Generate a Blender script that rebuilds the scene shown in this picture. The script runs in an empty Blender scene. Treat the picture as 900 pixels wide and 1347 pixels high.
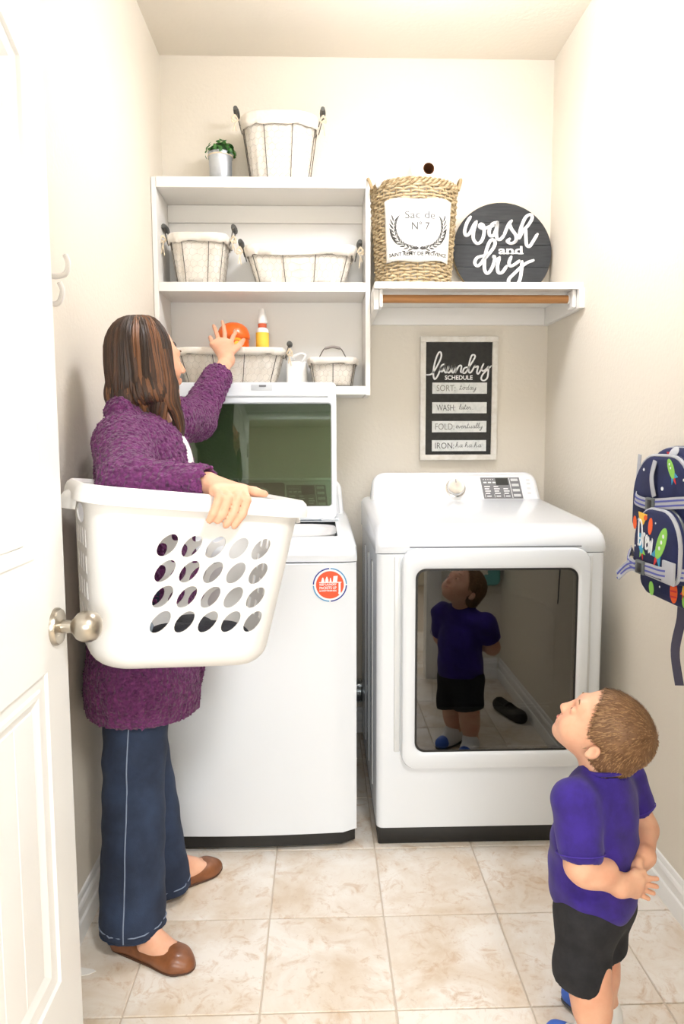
import bpy, bmesh, math, random
import numpy as np
from mathutils import Vector, Matrix

SC = bpy.context.scene
COL = SC.collection
RND = random.Random(7)
PI = math.pi

# ---------------------------------------------------------------- camera
CAM_H = 1.245
YAW, PITCH, ROLL = math.radians(1.70), math.radians(5.75), math.radians(-0.18)
def _camera():
    cy, sy, cp, sp = math.cos(YAW), math.sin(YAW), math.cos(PITCH), math.sin(PITCH)
    fwd = Vector((sy*cp, cy*cp, -sp)); right = Vector((cy, -sy, 0)); up = right.cross(fwd)
    cr, sr = math.cos(ROLL), math.sin(ROLL)
    r2 = cr*right + sr*up; u2 = -sr*right + cr*up
    m = Matrix((r2, u2, -fwd)).transposed().to_4x4()
    m.translation = Vector((0, 0, CAM_H))
    cd = bpy.data.cameras.new('camera'); cd.sensor_fit = 'VERTICAL'; cd.sensor_height = 36.0
    cd.lens = 944.5/1347*36.0; cd.clip_start = 0.02; cd.clip_end = 50
    o = bpy.data.objects.new('camera', cd); COL.objects.link(o); o.matrix_world = m
    SC.camera = o
_camera()

# ---------------------------------------------------------------- light + exposure
SC.view_settings.view_transform = 'Standard'
SC.view_settings.look = 'None'
SC.view_settings.gamma = 1.0
SC.view_settings.use_curve_mapping = False
SC.view_settings.exposure = 0.9
LAMP_STRENGTH = 25.0          # glowing dome of the ceiling lamp
HALL_FILL_POWER = 27.0             # fill light added behind the camera
w = bpy.data.worlds.new('world'); SC.world = w; w.use_nodes = True
w.node_tree.nodes['Background'].inputs[0].default_value = (1, .97, .93, 1)
w.node_tree.nodes['Background'].inputs[1].default_value = 0.35
hl = bpy.data.lights.new('hall_front_fill', 'AREA'); hl.shape = 'RECTANGLE'; hl.size = 1.5; hl.size_y = 1.0
hl.energy = HALL_FILL_POWER; hl.color = (.92, .965, 1.0)          # added soft frontal fill, cool white; the hallway has no window built
hlo = bpy.data.objects.new('hall_front_fill', hl); COL.objects.link(hlo)
hlo.location = (0.05, -1.86, 1.36)
hlo.rotation_euler = (math.radians(90), 0, 0)

h2 = bpy.data.lights.new('hall_high_fill', 'AREA'); h2.shape = 'DISK'; h2.size = .36; h2.energy = 20.0; h2.color = (.97, .98, 1)  # second fill added high in the hallway, without any fixture
h2o = bpy.data.objects.new('hall_high_fill', h2); COL.objects.link(h2o); h2o.location = (.60, -.35, 2.45)
h2o.rotation_euler = Vector((-.62, 1.9, -1.25)).to_track_quat('-Z', 'Y').to_euler()

# ---------------------------------------------------------------- room numbers
XL, XR, YB, YF, H = -.616, .933, 2.97, .50, 2.732
HALL_Y, HALL_XL, HALL_XR = -1.9, -1.0, 1.35

# ---------------------------------------------------------------- materials
def lin(c):
    if isinstance(c, str):
        c = [int(c[i:i+2], 16)/255 for i in (1, 3, 5)]
    return tuple((v/12.92 if v <= .04045 else ((v+.055)/1.055)**2.4) for v in c)
MATS = {}
def mat(name, col, rough=.5, metal=0., noise=None, col2=None, bump=None, coord='obj', sheen=0., coat=0., sss=0.,
        spec=.5, stretch=(1, 1, 1), emit=None):
    """noise=(scale, lo, hi) mixes col2 in; bump=(kind, scale, strength, distance)"""
    if name in MATS: return MATS[name]
    m = bpy.data.materials.new(name); MATS[name] = m; m.use_nodes = True
    nt = m.node_tree; b = nt.nodes['Principled BSDF']
    b.inputs['Base Color'].default_value = (*lin(col), 1)
    b.inputs['Roughness'].default_value = rough; b.inputs['Metallic'].default_value = metal
    b.inputs['Specular IOR Level'].default_value = spec
    if sheen: b.inputs['Sheen Weight'].default_value = sheen
    if coat: b.inputs['Coat Weight'].default_value = coat; b.inputs['Coat Roughness'].default_value = .08
    if sss:
        b.inputs['Subsurface Weight'].default_value = sss
        b.inputs['Subsurface Radius'].default_value = (1., .35, .2)
        b.inputs['Subsurface Scale'].default_value = .012
    vec = None
    if noise or bump:
        if coord == 'pos':
            g = nt.nodes.new('ShaderNodeNewGeometry'); v0 = g.outputs['Position']
        else:
            g = nt.nodes.new('ShaderNodeTexCoord'); v0 = g.outputs['Object']
        mp = nt.nodes.new('ShaderNodeMapping'); mp.inputs['Scale'].default_value = stretch
        nt.links.new(v0, mp.inputs['Vector']); vec = mp.outputs[0]
    if noise:
        n = nt.nodes.new('ShaderNodeTexNoise'); n.inputs['Scale'].default_value = noise[0]
        n.inputs['Detail'].default_value = 5; n.inputs['Roughness'].default_value = .6
        nt.links.new(vec, n.inputs['Vector'])
        r = nt.nodes.new('ShaderNodeMapRange'); r.inputs['From Min'].default_value = noise[1]; r.inputs['From Max'].default_value = noise[2]
        nt.links.new(n.outputs[0], r.inputs[0])
        x = nt.nodes.new('ShaderNodeMix'); x.data_type = 'RGBA'
        x.inputs[6].default_value = (*lin(col), 1); x.inputs[7].default_value = (*lin(col2), 1)
        nt.links.new(r.outputs[0], x.inputs[0]); nt.links.new(x.outputs[2], b.inputs['Base Color'])
    if bump:
        kind, sc, st, ds = bump
        t = nt.nodes.new('ShaderNodeTexVoronoi' if kind == 'vor' else 'ShaderNodeTexNoise')
        t.inputs['Scale'].default_value = sc
        if kind != 'vor': t.inputs['Detail'].default_value = 4
        nt.links.new(vec, t.inputs['Vector'])
        bp = nt.nodes.new('ShaderNodeBump'); bp.inputs['Strength'].default_value = st; bp.inputs['Distance'].default_value = ds
        if kind == 'vor': bp.invert = True
        nt.links.new(t.outputs[0], bp.inputs['Height']); nt.links.new(bp.outputs[0], b.inputs['Normal'])
    if emit:
        b.inputs['Emission Color'].default_value = (*lin(emit[0]), 1); b.inputs['Emission Strength'].default_value = emit[1]
    return m
def glass(name, tint, ior, gloss_tint=(1, 1, 1)):
    m = bpy.data.materials.new(name); m.use_nodes = True; nt = m.node_tree; nt.nodes.clear()
    out = nt.nodes.new('ShaderNodeOutputMaterial'); mx = nt.nodes.new('ShaderNodeMixShader')
    tr = nt.nodes.new('ShaderNodeBsdfTransparent'); tr.inputs[0].default_value = (*tint, 1)
    gl = nt.nodes.new('ShaderNodeBsdfGlossy'); gl.inputs['Roughness'].default_value = .015; gl.inputs[0].default_value = (*gloss_tint, 1)
    fr = nt.nodes.new('ShaderNodeFresnel'); fr.inputs[0].default_value = ior
    nt.links.new(fr.outputs[0], mx.inputs[0]); nt.links.new(tr.outputs[0], mx.inputs[1]); nt.links.new(gl.outputs[0], mx.inputs[2])
    nt.links.new(mx.outputs[0], out.inputs[0]); MATS[name] = m
    return m

# ---------------------------------------------------------------- object helpers
def link(o, parent=None):
    COL.objects.link(o)
    if parent is not None:
        o.parent = parent
        o.matrix_parent_inverse = Matrix.Translation(-PLOC.get(parent.name, Vector((0, 0, 0))))
    return o
PLOC = {}
def tag(o, label=None, cat=None, group=None, kind=None):
    if label: o['label'] = label
    if cat: o['category'] = cat
    if group: o['group'] = group
    if kind: o['kind'] = kind
    return o
def thing(name, label, cat, loc, group=None, kind=None):
    o = bpy.data.objects.new(name, None); o.empty_display_size = .05
    COL.objects.link(o); o.location = loc
    PLOC[o.name] = Vector(loc)
    return tag(o, label, cat, group, kind)

class MB:
    """collects geometry in world coordinates, linked as ONE mesh object"""
    def __init__(s): s.v = []; s.f = []
    def add(s, vs, fs):
        k = len(s.v); s.v += [tuple(v) for v in vs]; s.f += [tuple(i+k for i in f) for f in fs]; return s
    def box(s, x0, x1, y0, y1, z0, z1, bev=0., seg=2, M=None):
        bm = bmesh.new(); bmesh.ops.create_cube(bm, size=1)
        for v in bm.verts: v.co = Vector(((x0+x1)/2+v.co.x*(x1-x0), (y0+y1)/2+v.co.y*(y1-y0), (z0+z1)/2+v.co.z*(z1-z0)))
        if bev: bmesh.ops.bevel(bm, geom=bm.edges[:], offset=bev, segments=seg, profile=.5, affect='EDGES')
        return s.frombm(bm, M)
    def frombm(s, bm, M=None):
        bm.verts.index_update()
        vs = [(M @ v.co) if M is not None else v.co.copy() for v in bm.verts]
        fs = [[v.index for v in f.verts] for f in bm.faces]; bm.free(); return s.add(vs, fs)
    def tube(s, pts, r, n=8, closed=False, cap=True, flat=None):
        pts = [Vector(p) for p in pts]; m = len(pts)
        rs = r if isinstance(r, (list, tuple)) else [r]*m
        T = []
        for i in range(m):
            a = pts[(i-1) % m] if (closed or i > 0) else pts[i]; b = pts[(i+1) % m] if (closed or i < m-1) else pts[i]
            t = (b-a); T.append(t.normalized() if t.length > 1e-9 else Vector((0, 0, 1)))
        ref = Vector((0, 0, 1)) if abs(T[0].z) < .9 else Vector((1, 0, 0))
        N = (ref - T[0]*ref.dot(T[0])).normalized(); vs = []
        for i in range(m):
            N = N - T[i]*N.dot(T[i])
            if N.length < 1e-6: N = T[i].orthogonal()
            N.normalize(); B = T[i].cross(N)
            for j in range(n):
                a = 2*PI*j/n; vs.append(pts[i] + (N*math.cos(a) + B*math.sin(a))*rs[i])
        fs = []
        for i in range(m if closed else m-1):
            for j in range(n):
                a = i*n+j; b = i*n+(j+1) % n; c = ((i+1) % m)*n+(j+1) % n; d = ((i+1) % m)*n+j
                fs.append((a, b, c, d))
        if cap and not closed:
            fs.append(tuple(range(n))[::-1]); fs.append(tuple((m-1)*n+j for j in range(n)))
        return s.add(vs, fs)
    def ribbon(s, pts, wdt, thk, nrm):
        """flat strip along pts; nrm = face normal"""
        pts = [Vector(p) for p in pts]; m = len(pts); vs = []; nrm = Vector(nrm).normalized()
        ws = wdt if isinstance(wdt, (list, tuple)) else [wdt]*m
        for i in range(m):
            t = (pts[min(i+1, m-1)]-pts[max(i-1, 0)]).normalized(); sd = t.cross(nrm).normalized(); nn = sd.cross(t)
            for a, b in ((-1, 0), (1, 0), (1, 1), (-1, 1)): vs.append(pts[i]+sd*a*ws[i]/2+nn*b*thk)
        fs = [(0, 1, 2, 3), tuple((m-1)*4+j for j in (3, 2, 1, 0))]
        for i in range(m-1):
            for j in range(4): fs.append((i*4+j, i*4+(j+1) % 4, i*4+4+(j+1) % 4, i*4+4+j))
        return s.add(vs, fs)
    def lathe(s, prof, n=32, M=None, cap0=False, cap1=False, xs=1., ys=1.):
        """prof=[(r,z)], axis z"""
        vs = []; fs = []
        for r, z in prof:
            for j in range(n):
                a = 2*PI*j/n; v = Vector((r*xs*math.cos(a), r*ys*math.sin(a), z)); vs.append(M @ v if M is not None else v)
        for i in range(len(prof)-1):
            for j in range(n): fs.append((i*n+j, i*n+(j+1) % n, (i+1)*n+(j+1) % n, (i+1)*n+j))
        if cap0: fs.append(tuple(range(n))[::-1])
        if cap1: fs.append(tuple((len(prof)-1)*n+j for j in range(n)))
        return s.add(vs, fs)
    def prism(s, outline, t0, t1, M=None):
        """outline in local xy, extruded local z t0..t1"""
        n = len(outline); M = M if M is not None else Matrix()
        vs = [M @ Vector((x, y, t0)) for x, y in outline]+[M @ Vector((x, y, t1)) for x, y in outline]
        fs = [tuple(range(n))[::-1], tuple(range(n, 2*n))]+[(i, (i+1) % n, n+(i+1) % n, n+i) for i in range(n)]
        return s.add(vs, fs)
    def ring(s, outer, inner, t0, t1, M=None):
        """frame between two outlines of equal count, extruded"""
        n = len(outer); M = M if M is not None else Matrix(); vs = []
        for t in (t0, t1):
            vs += [M @ Vector((x, y, t)) for x, y in outer]; vs += [M @ Vector((x, y, t)) for x, y in inner]
        fs = []
        for i in range(n):
            j = (i+1) % n
            fs += [(2*n+i, 2*n+j, 3*n+j, 3*n+i), (i, n+i, n+j, j), (i, j, 2*n+j, 2*n+i), (n+i, 3*n+i, 3*n+j, n+j)]
        return s.add(vs, fs)
    def grid(s, rows, closed=False, flip=False):
        m = len(rows); n = len(rows[0]); vs = [p for r in rows for p in r]; fs = []
        for i in range(m-1):
            for j in range(n if closed else n-1):
                q = (i*n+j, i*n+(j+1) % n, (i+1)*n+(j+1) % n, (i+1)*n+j); fs.append(q[::-1] if flip else q)
        return s.add(vs, fs)
    def build(s, name, m, parent=None, smooth=True, bevel=0., angle=35, label=None, kind=None, solid=0., subs=0, fix=True):
        me = bpy.data.meshes.new(name); me.from_pydata(s.v, [], s.f)
        if fix:
            bm = bmesh.new(); bm.from_mesh(me); bmesh.ops.recalc_face_normals(bm, faces=bm.faces); bm.to_mesh(me); bm.free()
        o = bpy.data.objects.new(name, me)
        if m: me.materials.append(m)
        if smooth:
            me.polygons.foreach_set('use_smooth', [True]*len(me.polygons))
            try: me.set_sharp_from_angle(angle=math.radians(angle))
            except Exception: pass
        link(o, parent)
        if bevel:
            b = o.modifiers.new('bevel', 'BEVEL'); b.width = bevel; b.segments = 3; b.limit_method = 'ANGLE'; b.angle_limit = math.radians(40)
        if solid:
            q = o.modifiers.new('solid', 'SOLIDIFY'); q.thickness = solid; q.offset = 0
        if subs:
            q = o.modifiers.new('sub', 'SUBSURF'); q.levels = subs; q.render_levels = subs
        return tag(o, label, kind=kind)
def cr(pts, sub=6, closed=False):
    """Catmull-Rom through pts"""
    P = [Vector(p) if len(p) == 3 else Vector((p[0], p[1], 0)) for p in pts]; n = len(P); out = []
    for i in range(n if closed else n-1):
        if closed: a, b, c, d = P[(i-1) % n], P[i], P[(i+1) % n], P[(i+2) % n]
        else: a, b, c, d = P[max(i-1, 0)], P[i], P[i+1], P[min(i+2, n-1)]
        for k in range(sub):
            t = k/sub
            out.append(.5*((2*b)+(c-a)*t+(2*a-5*b+4*c-d)*t*t+(3*b-a-3*c+d)*t**3))
    if not closed: out.append(P[-1])
    return out
def rrect(x0, x1, y0, y1, r, seg=6):
    o = []
    for cx, cy, a0 in ((x1-r, y1-r, 0), (x0+r, y1-r, PI/2), (x0+r, y0+r, PI), (x1-r, y0+r, 1.5*PI)):
        for k in range(seg+1):
            a = a0+PI/2*k/seg; o.append((cx+r*math.cos(a), cy+r*math.sin(a)))
    return o
def frame(o, x, y):
    """matrix with origin o, local x axis, local y axis, z=x×y"""
    x = Vector(x).normalized(); y = Vector(y); y = (y-x*y.dot(x)).normalized(); z = x.cross(y)
    m = Matrix((x, y, z)).transposed().to_4x4(); m.translation = Vector(o); return m
FRONT = lambda o: frame(o, (1, 0, 0), (0, 0, 1))          # local z points to -Y (the viewer)
def text_geo(s, size, extrude=.0005, align='CENTER', bold=0., sx=1., spacing=1.):
    c = bpy.data.curves.new('lettering', 'FONT'); c.body = s; c.size = size; c.align_x = align; c.extrude = extrude
    c.offset = bold; c.space_character = spacing; c.resolution_u = 3
    o = bpy.data.objects.new('lettering', c); COL.objects.link(o)
    dg = bpy.context.evaluated_depsgraph_get(); dg.update()
    me = o.evaluated_get(dg).to_mesh(); vs = [Vector((v.co.x*sx, v.co.y, v.co.z)) for v in me.vertices]; fs = [tuple(p.vertices) for p in me.polygons]
    o.evaluated_get(dg).to_mesh_clear(); bpy.data.objects.remove(o); bpy.data.curves.remove(c)
    return vs, fs
def stroke_geo(mb, strokes, w, M, thk=.003, f=lambda p: p, n=8, sub=5):
    """brush strokes (lists of 2D points) as flattened rounded tubes lying on M's local xy plane"""
    for st in strokes:
        p = [Vector((f(q)[0], f(q)[1], 0)) for q in st]; p = cr(p, sub); m = len(p)
        vs = []; fs = []
        for i in range(m):
            t = (p[min(i+1, m-1)]-p[max(i-1, 0)]); t = t.normalized() if t.length > 1e-9 else Vector((1, 0, 0)); sd = Vector((-t.y, t.x, 0))
            ww = w*.5*(1.0+.25*abs(t.y)-.1)
            if i in (0, m-1): ww *= .75
            for a, b in ((-1, 0), (-.8, 1), (.8, 1), (1, 0)): vs.append(M @ (p[i]+sd*a*ww+Vector((0, 0, b*thk))))
        for i in range(m-1):
            for j in range(3): fs.append((i*4+j, i*4+j+1, i*4+5+j, i*4+4+j))
        # round ends
        for i, sg in ((0, -1), (m-1, 1)):
            q = p[i]; t = (p[min(i+1, m-1)]-p[max(i-1, 0)]).normalized(); k0 = len(vs)
            for j in range(n): 
                a = 2*PI*j/n; vs.append(M @ (q+Vector((math.cos(a), math.sin(a), 0))*w*.42+Vector((0, 0, thk))))
            fs.append(tuple(range(k0, k0+n)))
        mb.add(vs, fs)
    return mb

# ---------------------------------------------------------------- signed distance bodies
class SDF:
    def __init__(s, lo, hi, h):
        s.lo = np.array(lo, float); s.h = h
        s.n = np.ceil((np.array(hi)-s.lo)/h).astype(int)+1
        s.d = np.full(tuple(s.n), 1., np.float32)
    def _sub(s, lo, hi):
        a = np.maximum(np.floor((np.array(lo)-s.lo)/s.h).astype(int), 0); b = np.minimum(np.ceil((np.array(hi)-s.lo)/s.h).astype(int)+1, s.n)
        if (b <= a).any(): return None
        sl = tuple(slice(i, j) for i, j in zip(a, b))
        g = [(s.lo[i]+s.h*np.arange(a[i], b[i])).astype(np.float32).reshape([-1 if j == i else 1 for j in range(3)]) for i in range(3)]
        return sl, g
    @staticmethod
    def smin(a, b, k):
        if k <= 0: return np.minimum(a, b)
        h = np.maximum(k-np.abs(a-b), 0)/k; return np.minimum(a, b)-h*h*k*.25
    def apply(s, fn, lo, hi, k, mode):
        pad = max(k, 0)+2.5*s.h; r = s._sub(np.array(lo)-pad, np.array(hi)+pad)
        if r is None: return s
        sl, g = r; e = fn(*g).astype(np.float32); d = s.d[sl]
        if mode == 'u': s.d[sl] = s.smin(d, e, k)
        elif mode == 's': s.d[sl] = -s.smin(-d, e, k)
        return s
    def cap(s, a, b, ra, rb=None, k=.01, mode='u'):
        rb = ra if rb is None else rb; a = np.array(a, float); b = np.array(b, float); ab = b-a; L = max(float(ab@ab), 1e-12); m = max(ra, rb)
        def fn(x, y, z):
            t = np.clip(((x-a[0])*ab[0]+(y-a[1])*ab[1]+(z-a[2])*ab[2])/L, 0, 1)
            return np.sqrt((x-a[0]-t*ab[0])**2+(y-a[1]-t*ab[1])**2+(z-a[2]-t*ab[2])**2)-(ra+t*(rb-ra))
        return s.apply(fn, np.minimum(a, b)-m, np.maximum(a, b)+m, k, mode)
    def chain(s, pts, rs, k=.01, mode='u'):
        for i in range(len(pts)-1): s.cap(pts[i], pts[i+1], rs[i], rs[i+1], k, mode)
        return s
    def ell(s, c, r, k=.01, R=None, mode='u'):
        c = np.array(c, float); r = np.array(r, float); R = np.eye(3) if R is None else np.array(R, float); m = r.max()
        def fn(x, y, z):
            X, Y, Z = x-c[0], y-c[1], z-c[2]
            q = [R[i][0]*X+R[i][1]*Y+R[i][2]*Z for i in range(3)]     # rows of R = local axes
            k0 = np.sqrt(sum((q[i]/r[i])**2 for i in range(3))); k1 = np.sqrt(sum((q[i]/r[i]**2)**2 for i in range(3)))
            return k0*(k0-1)/np.maximum(k1, 1e-6)
        return s.apply(fn, c-m, c+m, k, mode)
    def half(s, p, n, k=.0):
        """keep the side where (x-p).n < 0"""
        p = np.array(p, float); n = np.array(n, float); n /= np.linalg.norm(n)
        g = s._sub(s.lo, s.lo+s.h*s.n)[1]
        e = ((g[0]-p[0])*n[0]+(g[1]-p[1])*n[1]+(g[2]-p[2])*n[2]).astype(np.float32)
        s.d = -s.smin(-s.d, -e, k); return s
    def grid(s): return s._sub(s.lo, s.lo+s.h*s.n)[1]
    def mesh(s):
        d = s.d; ins = d < 0; n = d.shape
        off = [(i, j, k) for i in (0, 1) for j in (0, 1) for k in (0, 1)]
        cs = tuple(q-1 for q in n); cnt = np.zeros(cs, np.int8)
        for o in off: cnt += ins[o[0]:o[0]+cs[0], o[1]:o[1]+cs[1], o[2]:o[2]+cs[2]]
        act = (cnt > 0) & (cnt < 8); I = np.argwhere(act); N = len(I)
        cid = np.full(cs, -1, np.int32); cid[act] = np.arange(N)
        val = {o: d[I[:, 0]+o[0], I[:, 1]+o[1], I[:, 2]+o[2]] for o in off}
        acc = np.zeros((N, 3)); c = np.zeros(N)
        for o in off:
            for ax in range(3):
                if o[ax]: continue
                p = list(o); p[ax] = 1; p = tuple(p); a, b = val[o], val[p]; x = (a < 0) != (b < 0)
                t = np.where(x, a/np.where(x, a-b, 1), 0); pos = np.array(o, float)[None].repeat(N, 0); pos[:, ax] = t
                acc[x] += pos[x]; c[x] += 1
        V = s.lo+s.h*(I+acc/np.maximum(c, 1)[:, None]); F = []
        for ax in range(3):
            u, v = (ax+1) % 3, (ax+2) % 3
            sl0 = [slice(1, -1)]*3; sl1 = [slice(1, -1)]*3; sl0[ax] = slice(0, -1); sl1[ax] = slice(1, None)
            A = ins[tuple(sl0)]; B = ins[tuple(sl1)]
            for m, fl in ((A & ~B, False), (~A & B, True)):
                P = np.argwhere(m); P += np.array([0 if i == ax else 1 for i in range(3)])
                q = []
                for du, dv in ((0, 0), (1, 0), (1, 1), (0, 1)):
                    C = P.copy(); C[:, u] -= du; C[:, v] -= dv; q.append(cid[C[:, 0], C[:, 1], C[:, 2]])
                q = np.stack(q, 1); F.append(q[:, ::-1] if fl else q)
        return V, np.concatenate(F)
    def build(s, name, m, parent=None, smooth_it=1, label=None):
        V, F = s.mesh()
        for _ in range(smooth_it):
            A = np.zeros_like(V); c = np.zeros(len(V))
            for i in range(4):
                a, b = F[:, i], F[:, (i+1) % 4]
                np.add.at(A, a, V[b]); np.add.at(A, b, V[a]); np.add.at(c, a, 1); np.add.at(c, b, 1)
            V = V*.5+.5*A/np.maximum(c, 1)[:, None]
        return np_mesh(name, V, F, m, parent, label)
def np_mesh(name, V, F, m, parent=None, label=None):
    me = bpy.data.meshes.new(name); me.vertices.add(len(V)); me.vertices.foreach_set('co', V.astype(np.float32).ravel())
    me.loops.add(F.size); me.loops.foreach_set('vertex_index', F.astype(np.int32).ravel())
    me.polygons.add(len(F)); me.polygons.foreach_set('loop_start', (np.arange(len(F))*F.shape[1]).astype(np.int32))
    me.polygons.foreach_set('use_smooth', np.ones(len(F), bool))
    me.update(calc_edges=True); me.validate()
    me.materials.append(m); o = bpy.data.objects.new(name, me); link(o, parent); return tag(o, label)
# ================================================================= ROOM
M_WALL = mat('wall_paint', '#e7dfd0', .75, bump=('noise', 85, .35, .004), coord='pos')
M_CEIL = mat('ceiling_paint', '#e8e0d2', .85, bump=('noise', 60, .25, .004), coord='pos')
M_TRIM = mat('trim_paint', '#f3f2ef', .35)
M_DOOR = mat('door_paint', '#f0efec', .38)
M_GROUT = mat('grout', '#cdbfae', .9, bump=('noise', 300, .3, .002), coord='pos')
M_WHITEP = mat('white_paint', '#f4f1ec', .45)

def tile_material():
    m = mat('tile_stone', '#e6dbcb', .38, spec=.45)
    nt = m.node_tree; b = nt.nodes['Principled BSDF']
    g = nt.nodes.new('ShaderNodeNewGeometry'); oi = nt.nodes.new('ShaderNodeObjectInfo')
    off = nt.nodes.new('ShaderNodeVectorMath'); off.operation = 'ADD'
    sc = nt.nodes.new('ShaderNodeVectorMath'); sc.operation = 'SCALE'; sc.inputs['Scale'].default_value = 7.0
    cb = nt.nodes.new('ShaderNodeCombineXYZ'); nt.links.new(oi.outputs['Random'], cb.inputs[0]); nt.links.new(oi.outputs['Random'], cb.inputs[1])
    nt.links.new(cb.outputs[0], sc.inputs[0]); nt.links.new(sc.outputs[0], off.inputs[1]); nt.links.new(g.outputs['Position'], off.inputs[0])
    def noise(s, d, r, dist=0):
        n = nt.nodes.new('ShaderNodeTexNoise'); n.inputs['Scale'].default_value = s; n.inputs['Detail'].default_value = d
        n.inputs['Roughness'].default_value = r; n.inputs['Distortion'].default_value = dist
        nt.links.new(off.outputs[0], n.inputs['Vector']); return n
    def rng(n, a, c):
        r = nt.nodes.new('ShaderNodeMapRange'); r.inputs[1].default_value = a; r.inputs[2].default_value = c
        nt.links.new(n.outputs[0], r.inputs[0]); return r
    def mix(fac, a, col):
        x = nt.nodes.new('ShaderNodeMix'); x.data_type = 'RGBA'
        if fac is not None: nt.links.new(fac.outputs[0], x.inputs[0])
        if isinstance(a, tuple): x.inputs[6].default_value = (*a, 1)
        else: nt.links.new(a.outputs[2], x.inputs[6])
        x.inputs[7].default_value = (*lin(col), 1); return x
    a = mix(rng(noise(5, 6, .62, .6), .42, .66), lin('#ebe4da'), '#d6c4ad')
    c = mix(rng(noise(17, 8, .72, 1.2), .52, .74), a, '#c4a27c')
    d = mix(rng(noise(55, 5, .7, .5), .60, .82), c, '#b59a7c')
    e = mix(rng(noise(2.3, 3, .5, .3), .50, .75), d, '#efe9df')
    nt.links.new(e.outputs[2], b.inputs['Base Color'])
    bp = nt.nodes.new('ShaderNodeBump'); bp.inputs['Strength'].default_value = .12; bp.inputs['Distance'].default_value = .003
    nt.links.new(noise(40, 6, .7).outputs[0], bp.inputs['Height']); nt.links.new(bp.outputs[0], b.inputs['Normal'])
    return m
M_TILE = tile_material()

def struct(name, mb, m, parent=None, **k):
    o = mb.build(name, m, parent, **k); o['kind'] = 'structure'; return o
T = .1
floor = struct('floor', MB().box(HALL_XL-T, HALL_XR+T, HALL_Y-T, YB+T, -.06, -.0035), M_GROUT, smooth=False)
TX, TY = .2985, .313
tb = MB().box(.002, TX-.002, .002, TY-.002, -.005, 0, .0012, 1)
tile0 = None
for i in range(-2, 4):
    for j in range(-6, 5):
        x0 = -.140+i*TX; y0 = 1.453+j*TY
        if tile0 is None:
            tile0 = tb.build('tile', M_TILE, floor, smooth=False); o = tile0
        else:
            o = tile0.copy(); link(o, floor)
        o.location = (x0, y0, 0)
CEIL = struct('ceiling', MB().box(HALL_XL-T, HALL_XR+T, HALL_Y-T, YB+T, H, H+T), M_CEIL, smooth=False)
struct('wall_back', MB().box(XL-T, XR+T, YB, YB+T, 0, H), M_WALL, smooth=False)
struct('wall_left', MB().box(XL-T, XL, YF-T, YB, 0, H), M_WALL, smooth=False)
struct('wall_right', MB().box(XR, XR+T, YF-T, YB, 0, H), M_WALL, smooth=False)
DX0, DX1, DH = -.49, .56, 2.06
struct('wall_front', MB().box(XL, DX0, YF-T, YF, 0, H).box(DX1, XR, YF-T, YF, 0, H).box(DX0, DX1, YF-T, YF, DH, H), M_WALL, smooth=False)
struct('wall_hall_left', MB().box(HALL_XL-T, HALL_XL, HALL_Y, YF-T, 0, H), M_WALL, smooth=False)
struct('wall_hall_right', MB().box(HALL_XR, HALL_XR+T, HALL_Y, YF-T, 0, H), M_WALL, smooth=False)
struct('wall_hall_rear', MB().box(HALL_XL, HALL_XR, HALL_Y-T, HALL_Y, 0, H), M_WALL, smooth=False)
struct('wall_hall_front', MB().box(HALL_XL, XL-T, YF-T, YF, 0, H).box(XR+T, HALL_XR, YF-T, YF, 0, H), M_WALL, smooth=False)
# door jamb + casing
struct('trim_1', MB().box(DX0, DX0+.016, YF-T, YF+.002, 0, DH-.016, .002).box(DX1-.016, DX1, YF-T, YF+.002, 0, DH-.016, .002).box(DX0, DX1, YF-T, YF+.002, DH-.016, DH, .002), M_TRIM)
def casing(mb, x0, x1, z0, z1):
    mb.box(x0, x1, YF, YF+.012, z0, z1, .003)
cs = MB(); casing(cs, DX0-.055, DX0+.006, 0, DH+.06); casing(cs, DX1-.006, DX1+.06, 0, DH+.06)
struct('trim_2', cs, M_TRIM)
cs = MB().box(DX0-.055, DX1+.06, YF, YF+.016, DH, DH+.062, .003).box(DX0-.055, DX1+.06, YF+.012, YF+.022, DH+.045, DH+.06, .003).box(DX0-.055, DX1+.06, YF+.012, YF+.02, DH+.004, DH+.016, .003)
struct('trim_3', cs, M_TRIM)
BP = [(0, 0), (.015, 0), (.015, .042), (.0135, .048), (.0095, .052), (.0095, .072), (.011, .078), (.009, .086), (.005, .09), (.006, .098), (.004, .106), (0, .108)]
def baseboard(name, a, b, nrm):
    a = Vector(a); b = Vector(b); n = Vector(nrm); mb = MB()
    rows = [[p+n*d+Vector((0, 0, z)) for d, z in BP] for p in (a, b)]
    mb.grid(rows); k = len(BP); mb.f += [tuple(range(k)), tuple(range(k, 2*k))[::-1]]
    struct(name, mb, M_TRIM, angle=25)
baseboard('baseboard_left', (XL, YF, 0), (XL, YB, 0), (1, 0, 0))
baseboard('baseboard_right', (XR, YF, 0), (XR, YB, 0), (-1, 0, 0))
baseboard('baseboard_back', (XL+.016, YB, 0), (XR-.016, YB, 0), (0, -1, 0))
baseboard('baseboard_front', (DX1+.06, YF, 0), (XR-.016, YF, 0), (0, 1, 0))

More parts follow.
